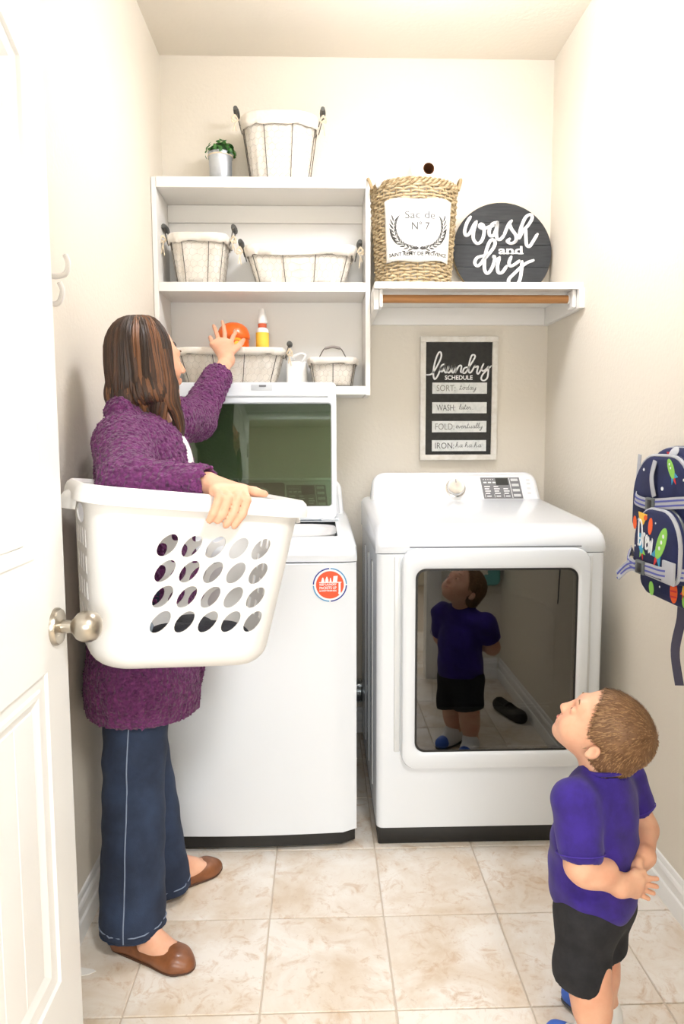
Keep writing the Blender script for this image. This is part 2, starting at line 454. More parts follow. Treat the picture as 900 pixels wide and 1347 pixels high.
# ---------------------------------------------------------------- open door with planked arch panels
def build_door():
    XF = -.474; TH = .035; Y0, Y1 = .503, 1.321; Z0, Z1 = .012, 2.03
    d = thing('door_1', None, None, (XF-TH/2, Y0, 0), kind='structure')
    F = lambda x=0: frame((XF+x, 0, 0), (0, 1, 0), (0, 0, 1))           # local x=Y, y=Z, z=+X
    pa, pb = .598, 1.222                                               # panel opening
    arch = lambda y: 1.939-.876*(y-.91)**2
    MB().box(XF-TH+.006, XF-.012, pa-.02, pb+.02, .25, 1.96).build('core_panel', M_DOOR, d, smooth=False)
    s = MB().box(XF-TH, XF, Y0, pa, Z0, Z1).box(XF-TH, XF, pb, Y1, Z0, Z1)
    s.box(XF-TH, XF, pa, pb, Z0, .271).box(XF-TH, XF, pa, pb, .847, 1.023)
    N = 16; ys = [pa+(pb-pa)*i/N for i in range(N+1)]
    out = [(y, arch(y)) for y in ys]+[(pb, Z1), (pa, Z1)]
    s.prism(out, -TH, 0, F()); s.build('stile_frame', M_DOOR, d, smooth=False)
    def mould(o0, name):
        # o0: outline function of inset
        lv = [(0, 0.0), (.004, -.005), (.022, -.0062), (.026, -.0035), (.034, -.0035), (.050, -.0105), (.056, -.0105)]
        rows = []
        for ins, h in lv: rows.append([F() @ Vector((y, z, h)) for y, z in o0(ins)])
        MB().grid(rows, closed=True).build(name, M_DOOR, d, angle=20)
    def lower(i): return [(pa+i, .271+i), (pb-i, .271+i), (pb-i, .847-i), (pa+i, .847-i)]
    def upper(i):
        ys = [pb-i-(pb-pa-2*i)*k/N for k in range(N+1)]
        return [(pa+i, 1.023+i), (pb-i, 1.023+i)]+[(y, arch(y)-i*1.03) for y in ys]
    mould(lower, 'panel_moulding'); mould(upper, 'panel_moulding')
    yi, ye = pa+.052, pb-.052; n = 7; wv = (ye-yi)/n
    for (zb, top) in ((.271+.052, lambda y: .847-.052), (1.023+.052, lambda y: arch(y)-.054)):
        for k in range(n):
            a, b = yi+k*wv, yi+(k+1)*wv; g = .0022
            o = [(a, zb), (b, zb)]+[(b-(b-a)*q/4, top(b-(b-a)*q/4)) for q in range(5)]
            def ins(e): 
                c = (a+b)/2; return [((y-c)*(1-2*e/(b-a))+c, z) for y, z in o]
            mb = MB(); rows = [[F() @ Vector((y, z, h)) for y, z in q] for q, h in ((o, -.0135), (ins(.0004), -.0105), (ins(g), -.0078))]
            mb.grid(rows, closed=True); mb.f.append(tuple(range(2*len(o), 3*len(o)))); mb.build('plank', M_DOOR, d, smooth=False)
    M_NI = mat('satin_nickel', '#b9b2a6', .28, 1., bump=('noise', 400, .05, .001))
    KM = frame((XF, 1.268, .915), (0, 1, 0), (0, 0, 1))
    k = MB().lathe([(.0, 0), (.034, 0), (.034, .004), (.031, .009), (.022, .011), (.012, .012), (.0115, .030), (.0125, .034)], 32, KM).build('rosette', M_NI, d)
    MB().lathe([(.0125, .030), (.0165, .034), (.024, .040), (.0275, .048), (.0285, .055), (.0275, .064), (.0235, .073), (.016, .079), (.008, .0815), (.0001, .082)], 36, KM).build('knob', M_NI, d)
    MB().box(XF-TH*.72, XF-TH*.28, Y1, Y1+.0015, .88, .95).build('latch_plate', M_NI, d, smooth=False)
    for z in (.25, 1.05, 1.8):
        MB().lathe([(.006, -.045), (.006, .045)], 12, Matrix.Translation((XF+.003, Y0-.002, z)), True, True).build('hinge', M_NI, d)
build_door()

# ---------------------------------------------------------------- ceiling lamp (just above the frame)
LX, LY = .36, 2.0
t = thing('ceiling_lamp', 'round white flush-mount ceiling lamp at the top edge of the picture', 'lamp', (LX, LY, H))
MB().lathe([(.0, 0), (.07, 0), (.07, -.022), (.060, -.026), (.0, -.026)], 40, Matrix.Translation((LX, LY, H))).build('lamp_base', M_WHITEP, t)
M_DOME = mat('lamp_glass', '#ffffff', .4, emit=('#f2f5ff', LAMP_STRENGTH))
MB().lathe([(.02, -.026), (.02, -.19)], 16, Matrix.Translation((LX, LY, H))).build('lamp_stem', M_WHITEP, t)
MB().lathe([(.001, -.185), (.165, -.185), (.180, -.20), (.176, -.222), (.158, -.248), (.12, -.270), (.07, -.283), (.03, -.287), (.0005, -.288)], 40, Matrix.Translation((LX, LY, H))).build('lamp_shade', M_DOME, t)

# ---------------------------------------------------------------- little things at the wall and on the floor
t = thing('wall_hook', 'small white double coat hook on the left wall beside the open door', 'hook', (XL, 1.66, 1.59))
MB().box(XL, XL+.008, 1.635, 1.685, 1.54, 1.66, .003).build('back_plate', M_WHITEP, t)
for z, r in ((1.625, .05), (1.565, .035)):
    q = [(XL+.006, 1.66, z), (XL+.02, 1.66, z-.016), (XL+r, 1.66, z-.012), (XL+r+.008, 1.66, z+.012), (XL+r+.002, 1.66, z+.03)]
    MB().tube(cr(q), .006, 10).build('prong', M_WHITEP, t)
mb = MB(); mb.prism([(-.60, 1.58), (-.575, 1.605), (-.545, 1.598), (-.536, 1.592), (-.55, 1.582), (-.575, 1.575)], .0, .0015)
tag(mb.build('paper_scrap', mat('paper', '#f4f2ee', .8), smooth=False), 'white torn paper scrap on the floor by the open door', 'paper')
# ================================================================= APPLIANCES
M_EN = mat('white_enamel', '#e6eaee', .22, spec=.5, coat=.3)
M_ENS = mat('white_enamel_side', '#dcdedd', .18, spec=.6, coat=.4)
M_PLW = mat('white_plastic_gloss', '#eeeeee', .25)
M_BLK = mat('black_plastic', '#1b1a18', .45)
M_GREY = mat('grey_plastic', '#c9cdd0', .35)
M_DISP = mat('display_grey', '#77777a', .35)
M_SCR = mat('screen_dark', '#2d2f2d', .2)
M_CHR = mat('chrome_dial', '#d8d6d2', .2, 1.)
M_PRW = mat('print_white', '#f3f3f1', .5)
M_PRG = mat('print_pale_grey', '#d4d5d5', .5)

def appliance_body(t, x0, x1, y0, y1, z0, z1, name='body'):
    """cabinet with rounded front corners"""
    r = .022; o = [(x0, y1)]
    for k in range(7):
        a = PI+PI/2*k/6; o.append((x0+r+r*math.cos(a), y0+r+r*math.sin(a)))
    for k in range(7):
        a = 1.5*PI+PI/2*k/6; o.append((x1-r+r*math.cos(a), y0+r+r*math.sin(a)))
    o.append((x1, y1))
    return MB().prism(o, z0, z1).build(name, M_EN, t, angle=30, bevel=.0015)
def deck(t, x0, x1, prof, hole=None, name='top_deck'):
    """prof: (y,z) from the front bottom over the top to the back; ends rounded"""
    xs = [(0, .020), (.004, .011), (.012, .004), (.022, 0)]
    st = [(x0+a, b) for a, b in xs]+[(x1-a, b) for a, b in xs[::-1]]
    mb = MB(); rows = []
    yc = prof[0][0]
    for x, dz in st:
        row = []
        for i, (y, z) in enumerate(prof):
            f = min(1, max(0, (z-prof[0][1])/.06)); row.append(Vector((x, y+dz*.6*(1-0) if i < 5 else y, z-dz*f)))
        rows.append(row)
    mb.grid(rows)
    k = len(prof); mb.f.append(tuple(range(k))); mb.f.append(tuple((len(rows)-1)*k+i for i in range(k))[::-1])
    return mb
def console(t, x0, x1, yb, yt, zb, zt, back):
    """sloped control console, returns face frame (origin bottom centre)"""
    w_ = x1-x0; h = math.hypot(yt-yb, zt-zb); M = frame(((x0+x1)/2, yb, zb), (1, 0, 0), (0, yt-yb, zt-zb))
    mb = MB(); rows = []
    def outl(i, tp):
        hw = w_/2-i; r = max(.05-i, .01); o = [(-hw-.012, 0)]+[]
        o = [(hw+.008, 0)]
        for k in range(9):
            a = PI/2*k/8; o.append((hw-r+r*math.cos(a)-.0, h-i-r+r*math.sin(a)))
        for k in range(9):
            a = PI/2+PI/2*k/8; o.append((-hw+r+r*math.cos(a), h-i-r+r*math.sin(a)))
        o.append((-hw-.008, 0)); return o
    D = back-yb
    for i, z in ((0, -D), (0, -.02), (.004, -.006), (.012, 0), (.016, 0), (.0185, -.0025), (.022, -.003)): rows.append([M @ Vector((x, y, z)) for x, y in outl(i, 0)])
    mb.grid(rows, closed=True); n = len(rows[0]); mb.f.append(tuple(range((len(rows)-1)*n, len(rows)*n))); mb.f.append(tuple(range(n))[::-1])
    o = mb.build('control_console', M_PLW, t, angle=40)
    return o, M, h
def display_panel(con, M, cx, cy, w_=.150, h_=.088):
    """grey programme panel with its screen, rows of print and keys; local console coords"""
    P = M @ Matrix.Translation((cx, cy, -.0035)); sk = .10
    S = lambda x, y: (x-y*sk, y)
    def quad(x0, x1, y0, y1, t0, t1, mb): return mb.prism([S(x0, y0), S(x1, y0), S(x1, y1), S(x0, y1)], t0, t1, P)
    d = quad(-w_/2, w_/2, -h_/2, h_/2, 0, .0018, MB()).build('display', M_DISP, con, smooth=False)
    quad(-.018, .030, .012, h_/2-.003, .0018, .0022, MB()).build('screen', M_SCR, d, smooth=False)
    pr = MB()
    for r in range(4):
        for c in range(3):
            if r == 0 and c == 2: continue
            x = -w_/2+.009+c*.036; y = .006-r*.0095
            quad(x, x+.022-.004*((r+c) % 2), y-.002, y+.002, .0018, .0021, pr)
    for c in range(3): quad(-w_/2+.009+c*.0175, -w_/2+.021+c*.0175, .0205, .0255, .0018, .0021, pr)
    for c in range(5): quad(-w_/2+.009+c*.009, -w_/2+.0125+c*.009, .034, .037, .0018, .0021, pr)
    for c in range(3):
        quad(-w_/2+.006+c*.036, -w_/2+.0075+c*.036, -h_/2+.005, -h_/2+.017, .0018, .0021, pr)
        quad(-w_/2+.013+c*.036, -w_/2+.030+c*.036, -h_/2+.008, -h_/2+.012, .0018, .0021, pr)
    pr.build('printed_text', M_PRW, d, smooth=False, kind='stuff')
    quad(.0345, .0365, -h_/2+.002, h_/2-.002, .0018, .0022, MB()).build('divider_line', M_PRW, d, smooth=False)
    for r in range(4):
        y = h_/2-.011-r*.0215
        quad(.041, .068, y-.005, y+.005, .0018, .0034, MB()).build('key', M_PRG, d, smooth=False)
    return d
def dial(con, M, cx, cy, r=.034):
    D = M @ Matrix.Translation((cx, cy, -.003))
    k = MB().lathe([(.0, 0), (r*1.12, 0), (r*1.12, .003), (r, .005), (r*.97, .016), (r*.90, .021), (r*.70, .0215), (.0005, .0205)], 40, D).build('dial', M_CHR, con)
    MB().box(-.0015, .0015, r*.45, r*.85, .021, .0225, M=D).build('dial_mark', M_DISP, k, smooth=False)

# ---------------------------------------------------------------- dryer
def build_dryer():
    X0, X1, Y0, Y1 = .165, .851, 2.095, 2.86
    t = thing('dryer', 'white front-loading clothes dryer with a dark glass door', 'dryer', ((X0+X1)/2, (Y0+Y1)/2, 0))
    MB().box(X0+.006, X1-.006, Y0+.008, Y1, .0, .056, .004).build('base_plinth', M_BLK, t)
    appliance_body(t, X0, X1, Y0, Y1, .056, .907)
    # raised side flanks / recess beside the door
    for sx, (a, b) in ((-1, (X0+.052, X0+.070)), (1, (X1-.056, X1-.040))):
        MB().box(a, b, Y0-.0045, Y0+.004, .30, .90, .0035).build('door_flank', M_ENS, t)
    prof = [(Y0+.004, .909), (Y0-.001, .925), (Y0+.002, .945), (Y0+.016, .966), (Y0+.044, .980), (Y0+.10, .988), (2.60, 1.012), (2.70, 1.018), (Y1, 1.018), (Y1, .909)]
    deck(t, X0-.003, X1+.003, prof).build('top_deck', M_EN, t, angle=30)
    con, M, h = console(t, .196, .834, 2.700, 2.757, 1.014, 1.124, Y1)
    dial(con, M, .0, .052); display_panel(con, M, .178, .052)
    pr = MB()
    for y in (.03, .05, .07, .085): pr.box(.276, .290, y-.004, y+.004, -.003, -.0026, M=M)
    pr.build('printed_text', M_PRG, con, smooth=False, kind='stuff')
    # side panel pressings
    for y in (2.25, 2.42, 2.6):
        MB().box(X0-.0035, X0+.002, y, y+.045, .12, .86, .003).build('side_pressing', M_ENS, t)
    # door
    FO = FRONT((0, Y0, 0)); n = 8
    ro = rrect(.238, .797, .255, .925, .045, n); ri = rrect(.277, .760, .309, .868, .030, n)
    mb = MB(); rows = []
    def ins(e): return rrect(.238+e, .797-e, .255+e, .925-e, .045-e*.5, n)
    def insi(e): return rrect(.277-e, .760+e, .309-e, .868+e, .030+e*.5, n)
    for q, z in ((ins(0), 0), (ins(0), .022), (ins(.003), .029), (ins(.010), .0325), (insi(.012), .0325), (insi(.004), .031), (insi(0), .027), (insi(0), .012)):
        rows.append([FO @ Vector((x, y, z)) for x, y in q])
    door = mb.grid(rows, closed=True).build('dryer_door', M_EN, t, angle=35)
    MB().box(.262, .775, .9262, .9295, -.002, .0035, M=FO).build('door_gap_shade', M_DISP, door, smooth=False)  # dark strip standing in for the shade in the groove above the door
    MB().ring(rrect(.2775, .7595, .3095, .8675, .03, n), rrect(.2835, .7535, .3155, .8615, .026, n), .012, .0275, FO).build('door_gasket', M_BLK, door, smooth=False)
    gl = glass('dryer_glass', (.30, .30, .27), 2.05)
    MB().prism(rrect(.2832, .7538, .3152, .8618, .026, n), .0262, .0268, FO).build('door_glass', gl, door, smooth=False)
    # what shows faintly behind the glass: dark bowl with a pale lip
    M_BW = mat('bowl_dark', '#3a3a36', .4)
    M_BL = mat('bowl_lip', '#8d8d88', .3)
    MB().prism(rrect(.2832, .7538, .3152, .8618, .026, n), .0008, .0016, FO).build('inner_liner', M_BW, door, smooth=False)
    arch = [(.335+.366*(.5-.5*math.cos(PI*k/14)), .70+.085*math.sin(PI*k/14)) for k in range(15)]
    loop = [(.701, .47)]+[(.690, .452), (.668, .445)]+[(.37, .445), (.347, .452), (.335, .47)]
    pts = [FO @ Vector((x, y, .004)) for x, y in arch+loop]
    MB().tube(cr(pts, 3, True), .0035, 8, True).build('bowl_rim', M_BW, door)
    MB().box(.345, .690, .415, .440, .002, .012, .004, M=FO).build('bowl_lip', M_BL, door)
    return t
build_dryer()

# ---------------------------------------------------------------- washer
def build_washer():
    X0, X1, Y0, Y1 = -.581, .105, 2.088, 2.83
    t = thing('washing_machine', 'white top-loading washing machine with its lid standing open', 'washing machine', ((X0+X1)/2, (Y0+Y1)/2, 0))
    # bowed front cabinet
    o = [(X0, Y1)]
    for k in range(17):
        u = k/16; x = X0+(X1-X0)*u; e = min(u, 1-u)*(X1-X0); rr = .02
        cut = (rr-math.sqrt(max(rr*rr-(rr-e)**2, 0))) if e < rr else 0
        o.append((x, Y0-.014*math.sin(PI*u)+cut))
    o.append((X1, Y1))
    MB().prism(o, .05, .884).build('body', M_EN, t, angle=30, bevel=.0015)
    k_ = MB(); o2 = [((x-(X0+X1)/2)*.985+(X0+X1)/2, y+.006) for x, y in o]; k_.prism(o2, .012, .0495).build('base_plinth', M_BLK, t, angle=30)
    for x in (X0+.06, X1-.06):
        for y in (Y0+.07, Y1-.08):
            MB().lathe([(.024, 0), (.024, .014)], 16, Matrix.Translation((x, y, 0)), True, True).build('foot', M_BLK, t)
    # deck with the tub opening
    DZ = [(Y0-.010, .887), (Y0-.014, .905), (Y0-.010, .925), (Y0+.006, .942), (Y0+.035, .951)]
    hx0, hx1, hy0, hy1 = -.525, .050, Y0+.062, 2.475; zt = .955
    mb = MB(); N = 6
    xs = [(0, .030), (.005, .016), (.014, .006), (.030, 0)]
    st = [(X0-.002+a, b) for a, b in xs]+[(hx0, 0)]+[(hx1, 0)]+[(X1+.002-a, b) for a, b in xs[::-1]]
    prof = DZ+[(hy0, zt), (hy1, .962), (2.66, .968), (Y1, .968), (Y1, .887)]
    rows = []
    for x, dz in st:
        u = (x-X0)/(X1-X0); row = []
        for i, (y, z) in enumerate(prof):
            f = min(1, max(0, (z-.887)/.05)); yy = y+(dz*.5+.014*(1-math.sin(PI*max(0, min(1, u)))) if i < 5 else 0)
            row.append(Vector((x, yy, z-dz*f)))
        rows.append(row)
    k = len(prof)
    for i in range(len(rows)-1):
        for j in range(k-1):
            if st[i][0] == hx0 and j == 5: continue
            mb.add([rows[i][j], rows[i][j+1], rows[i+1][j+1], rows[i+1][j]], [(0, 1, 2, 3)])
    mb.add(rows[0], [tuple(range(k))]); mb.add(rows[-1], [tuple(range(k))[::-1]])
    o = mb.build('top_deck', M_EN, t, angle=30)
    bm = bmesh.new(); bm.from_mesh(o.data); bmesh.ops.remove_doubles(bm, verts=bm.verts, dist=1e-5); bmesh.ops.recalc_face_normals(bm, faces=bm.faces); bm.to_mesh(o.data); bm.free()
    o.data.polygons.foreach_set('use_smooth', [True]*len(o.data.polygons)); o.data.set_sharp_from_angle(angle=math.radians(32))
    # tub: white funnel, then dark drum
    cx, cy = (hx0+hx1)/2, (hy0+hy1)/2; hw, hd = (hx1-hx0)/2, (hy1-hy0)/2
    rows = []
    for q, z in ((1.0, .9555), (.985, .945), (.95, .93), (.90, .915)):
        row = []
        for a in range(40):
            an = 2*PI*a/40; c, s_ = math.cos(an), math.sin(an); p = 5. if q > .96 else 3.2
            row.append(Vector((cx+hw*q*math.copysign(abs(c)**(2/p), c), cy+hd*q*math.copysign(abs(s_)**(2/p), s_), z)))
        rows.append(row)
    MB().grid(rows, closed=True).build('tub_ring', M_PLW, t)
    rows2 = [rows[-1], [Vector((v.x, v.y, .60)) for v in rows[-1]]]
    d = MB().grid(rows2, closed=True); d.f.append(tuple(range(40, 80))); d.build('drum', mat('drum_steel', '#6f7274', .3, 1.), t)
    # console + printed panel, seen through the lid glass
    con, M, h = console(t, -.552, .080, 2.690, 2.742, .966, 1.106, Y1)
    MB().prism(rrect(-.20, .10, .018, .126, .012), -.003, -.0015, M).build('dial_field', M_BLK, con, smooth=False)
    dial(con, M, .006, .066, .036); display_panel(con, M, .184, .066, .150, .10)
    for y in (.045, .09):
        MB().box(.272, .296, y-.018, y+.016, -.003, .0005, .002, M=M).build('key', M_PRG, con)
    # lid
    LW0, LW1, LY, LZ, LL, TL = -.532, .057, 2.500, .966, .488, math.radians(8.5)
    L = frame((0, LY, LZ), (1, 0, 0), (0, math.sin(TL), math.cos(TL)))
    def ro(e, top=0): 
        return rrect(LW0+e, LW1-e, e*.4, LL-e, .018, 5)
    inner = rrect(-.508, .037, .049, .412, .010, 5)
    rows = []
    def ii(e): return rrect(-.508-e, .037+e, .049-e, .412+e, .010+e, 5)
    for q, z in ((ro(0), -.028), (ro(0), -.006), (ro(.004), 0), (ro(.012), .001), (ii(.006), .001), (ii(.002), -.001), (ii(0), -.006), (ii(0), -.012)):
        rows.append([L @ Vector((x, y, z)) for x, y in q])
    mb = MB().grid(rows, closed=True); mb.ring(ro(0), inner, -.0285, -.028, L)
    lid = mb.build('washer_lid', M_EN, t, angle=30)
    MB().prism(inner, -.0095, -.009, L).build('lid_glass', glass('lid_glass', (.36, .48, .36), 1.65), lid, smooth=False)
    MB().tube([L @ Vector(p) for p in ((-.50, .437, .001), (.028, .437, .001))], .0045, 8).build('lid_ridge', M_GREY, lid)
    lh = MB().box(-.243, -.168, .458, .479, -.001, .0022, .001, M=L).build('latch_recess', M_GREY, lid)
    MB().box(-.215, -.190, .470, .477, .0015, .004, .0008, M=L).build('lid_latch', M_DISP, lh)
    for x in (-.505, .032): MB().lathe([(.006, -.03), (.006, .03)], 10, Matrix.Translation((x, LY, LZ)) @ Matrix.Rotation(PI/2, 4, 'Y'), True, True).build('lid_hinge', M_GREY, lid)
    # round sticker
    SM = frame((.0255, Y0-.0062, .820), (1, .056, 0), (0, 0, 1)); r = .0505
    M_OR = mat('sticker_orange', '#f0552a', .5); M_NV = mat('sticker_navy', '#22358f', .5); M_LB = mat('sticker_light_blue', '#5b9bc6', .5)
    circ = lambda R, a0=0, a1=360, n=40: [(R*math.cos(math.radians(a0+(a1-a0)*i/n)), R*math.sin(math.radians(a0+(a1-a0)*i/n))) for i in range(n+(0 if a1-a0 == 360 else 1))]
    st = MB().prism(circ(r), 0, .0009, SM).build('sticker', M_PRW, t, smooth=False)
    MB().prism(circ(r*.815), .0009, .0013, SM).build('sticker_disc', M_OR, st, smooth=False)
    for a0, m in ((2, M_LB), (92, M_NV), (182, M_LB), (272, M_NV)):
        o_, i_ = circ(r, a0, a0+86, 14), circ(r*.925, a0, a0+86, 14)
        MB().prism(o_+i_[::-1], .0009, .0013, SM).build('sticker_arc', m, st, smooth=False)
    let = MB()
    for s_, y, sz in (('KEEP LAUNDRY', -.0015, .0088), ('PACKETS UP', -.0125, .0112), ('& AWAY FROM KIDS', -.0195, .0066)):
        vs, fs = text_geo(s_, sz, .0002, 'CENTER', .0002)
        wd = max(v.x for v in vs)-min(v.x for v in vs); k = .050/wd
        let.add([SM @ Vector((v.x*k-.006, v.y+y, v.z+.0016)) for v in vs], fs)
    let.build('lettering', M_PRW, st, smooth=False)
    ic = MB()
    P = lambda o: ic.prism(o, .0013, .0017, SM)
    P([(-.032, .0062), (.034, .0062), (.034, .0088), (-.032, .0088)])                                     # shelf
    P([(.0255, .0062), (.0315, .0062), (.0315, -.023), (.0255, -.023)]); P([(x*.0042+.0285, y*.0042-.025) for x, y in circ(1, n=14)])
    P([(-.026, .0088), (-.016, .0088), (-.018, .017), (-.0195, .022), (-.0225, .022), (-.024, .017)])       # bottles and box
    P([(-.0135, .0088), (-.0045, .0088), (-.0045, .016), (-.008, .0245), (-.010, .0245), (-.0135, .016)])
    P([(-.001, .0088), (.005, .0088), (.004, .014), (.0025, .021), (.0005, .021)])
    P([(.0085, .0088), (.021, .0088), (.023, .027), (.0105, .026)])
    ic.build('shelf_pictogram', M_PRW, st, smooth=False)
build_washer()
# foil vent duct behind, seen through the gap between the machines
t = thing('vent_duct', 'silver foil vent duct low behind the gap between washer and dryer', 'duct', (.13, 2.92, .0))
M_FOIL = mat('foil', '#c5cacd', .25, 1.)
mb = MB(); prof = []
for k in range(40): prof.append((.044 + (.006 if k % 2 else 0), -.10+k*.0055))
mb.lathe(prof, 24, Matrix.Translation((.135, 2.915, .20)) @ Matrix.Rotation(PI/2, 4, 'Y')); mb.build('duct_hose', M_FOIL, t)
MB().lathe([(.044, -.004), (.0515, -.004), (.0515, .004), (.044, .004)], 24, Matrix.Translation((.03, 2.915, .20)) @ Matrix.Rotation(PI/2, 4, 'Y')).build('duct_clamp', M_CHR, t)
MB().tube(cr([(.03, 2.915, .20), (-.02, 2.915, .15), (-.04, 2.92, .05), (-.04, 2.92, .0)]), .045, 16).build('duct_elbow', M_FOIL, t)
# ================================================================= SHELVES AND WHAT STANDS ON THEM
M_SHELF = mat('shelf_white', '#f2efe9', .4)
M_LIN = mat('canvas_lining', '#efe9df', .9, noise=(22, .35, .75), col2='#e4dacb', bump=('noise', 160, .35, .002), coord='pos')
M_WIRE = mat('dark_wire', '#5d574f', .5, .6)
M_CWIRE = mat('galvanised_wire', '#b8aea0', .5, .3)
M_GRIP = mat('grey_wood_grip', '#5b5b57', .6, noise=(40, .4, .7), col2='#3f3f3c')
M_TIE = mat('cotton_tie', '#e3d3b8', .9)

def build_unit():
    t = thing('shelf_unit', 'white open wall shelf unit with two compartments above the washer', 'shelf', (-.212, 2.97, 1.413))
    xl, xr, yf, yb = XL+.002, .1905, 2.75, YB-.001
    MB().box(xl, xl+.018, yf+.002, yb, 1.413, 2.205, .001).build('side_panel', M_SHELF, t, smooth=False)
    MB().box(xr-.018, xr, yf+.002, yb, 1.413, 2.205, .001).build('side_panel', M_SHELF, t, smooth=False)
    for z0, z1 in ((2.167, 2.205), (1.795, 1.829), (1.415, 1.447)):
        MB().box(xl+.0185, xr-.0185, yf, yb, z0, z1, .0012).build('shelf_board', M_SHELF, t, smooth=False)
    MB().box(xl+.0185, xr-.0185, yb-.018, yb, 2.10, 2.166, .001).build('hanging_rail', M_SHELF, t, smooth=False)
    MB().box(xl+.0185, xr-.0185, yb-.006, yb, 1.4475, 1.7945).box(xl+.0185, xr-.0185, yb-.006, yb, 1.8295, 2.0995).build('back_panel', M_SHELF, t, smooth=False)
build_unit()
def build_rack():
    t = thing('hanging_shelf', 'white wall shelf with a brown clothes rod under it above the dryer', 'shelf', (.56, 2.97, 1.70))
    x0, x1, yf, yb = .1925, XR-.001, 2.577, YB-.001
    MB().box(x0, x1, yf, yb, 1.774, 1.793, .0015).build('shelf_board', M_SHELF, t, smooth=False)
    MB().box(x0, x1, yf-.006, yf, 1.771, 1.794, .0015).build('front_lip', M_SHELF, t, smooth=False)
    MB().box(x0+.019, x1-.019, yb-.018, yb, 1.706, 1.7735, .001).build('back_cleat', M_SHELF, t, smooth=False)
    MB().box(x1-.018, x1, 2.556, yb, 1.704, 1.7735, .001).build('side_cleat', M_SHELF, t, smooth=False)
    MB().box(x0, x0+.018, 2.60, yb, 1.704, 1.7735, .001).build('side_cleat', M_SHELF, t, smooth=False)
    for xa, xb in ((x0+.0185, x0+.031), (x1-.034, x1-.0185)):
        MB().box(xa, xb, 2.588, 2.655, 1.711, 1.773, .004).build('rod_socket', M_WHITEP, t)
    M_ROD = mat('rod_wood', '#bb8650', .5, noise=(9, .35, .7), col2='#93602f', stretch=(.25, 6, 6), coord='pos')
    R_ = MB().tube([(x0+.031, 2.622, 1.745), (x1-.034, 2.622, 1.745)], .0145, 20).build('clothes_rod', M_ROD, t, angle=60)
    MB().lathe([(.0146, -.002), (.018, 0), (.018, .003), (.0146, .004)], 20, Matrix.Translation((x1-.038, 2.622, 1.745)) @ Matrix.Rotation(PI/2, 4, 'Y')).build('end_ring', M_WHITEP, t)
build_rack()

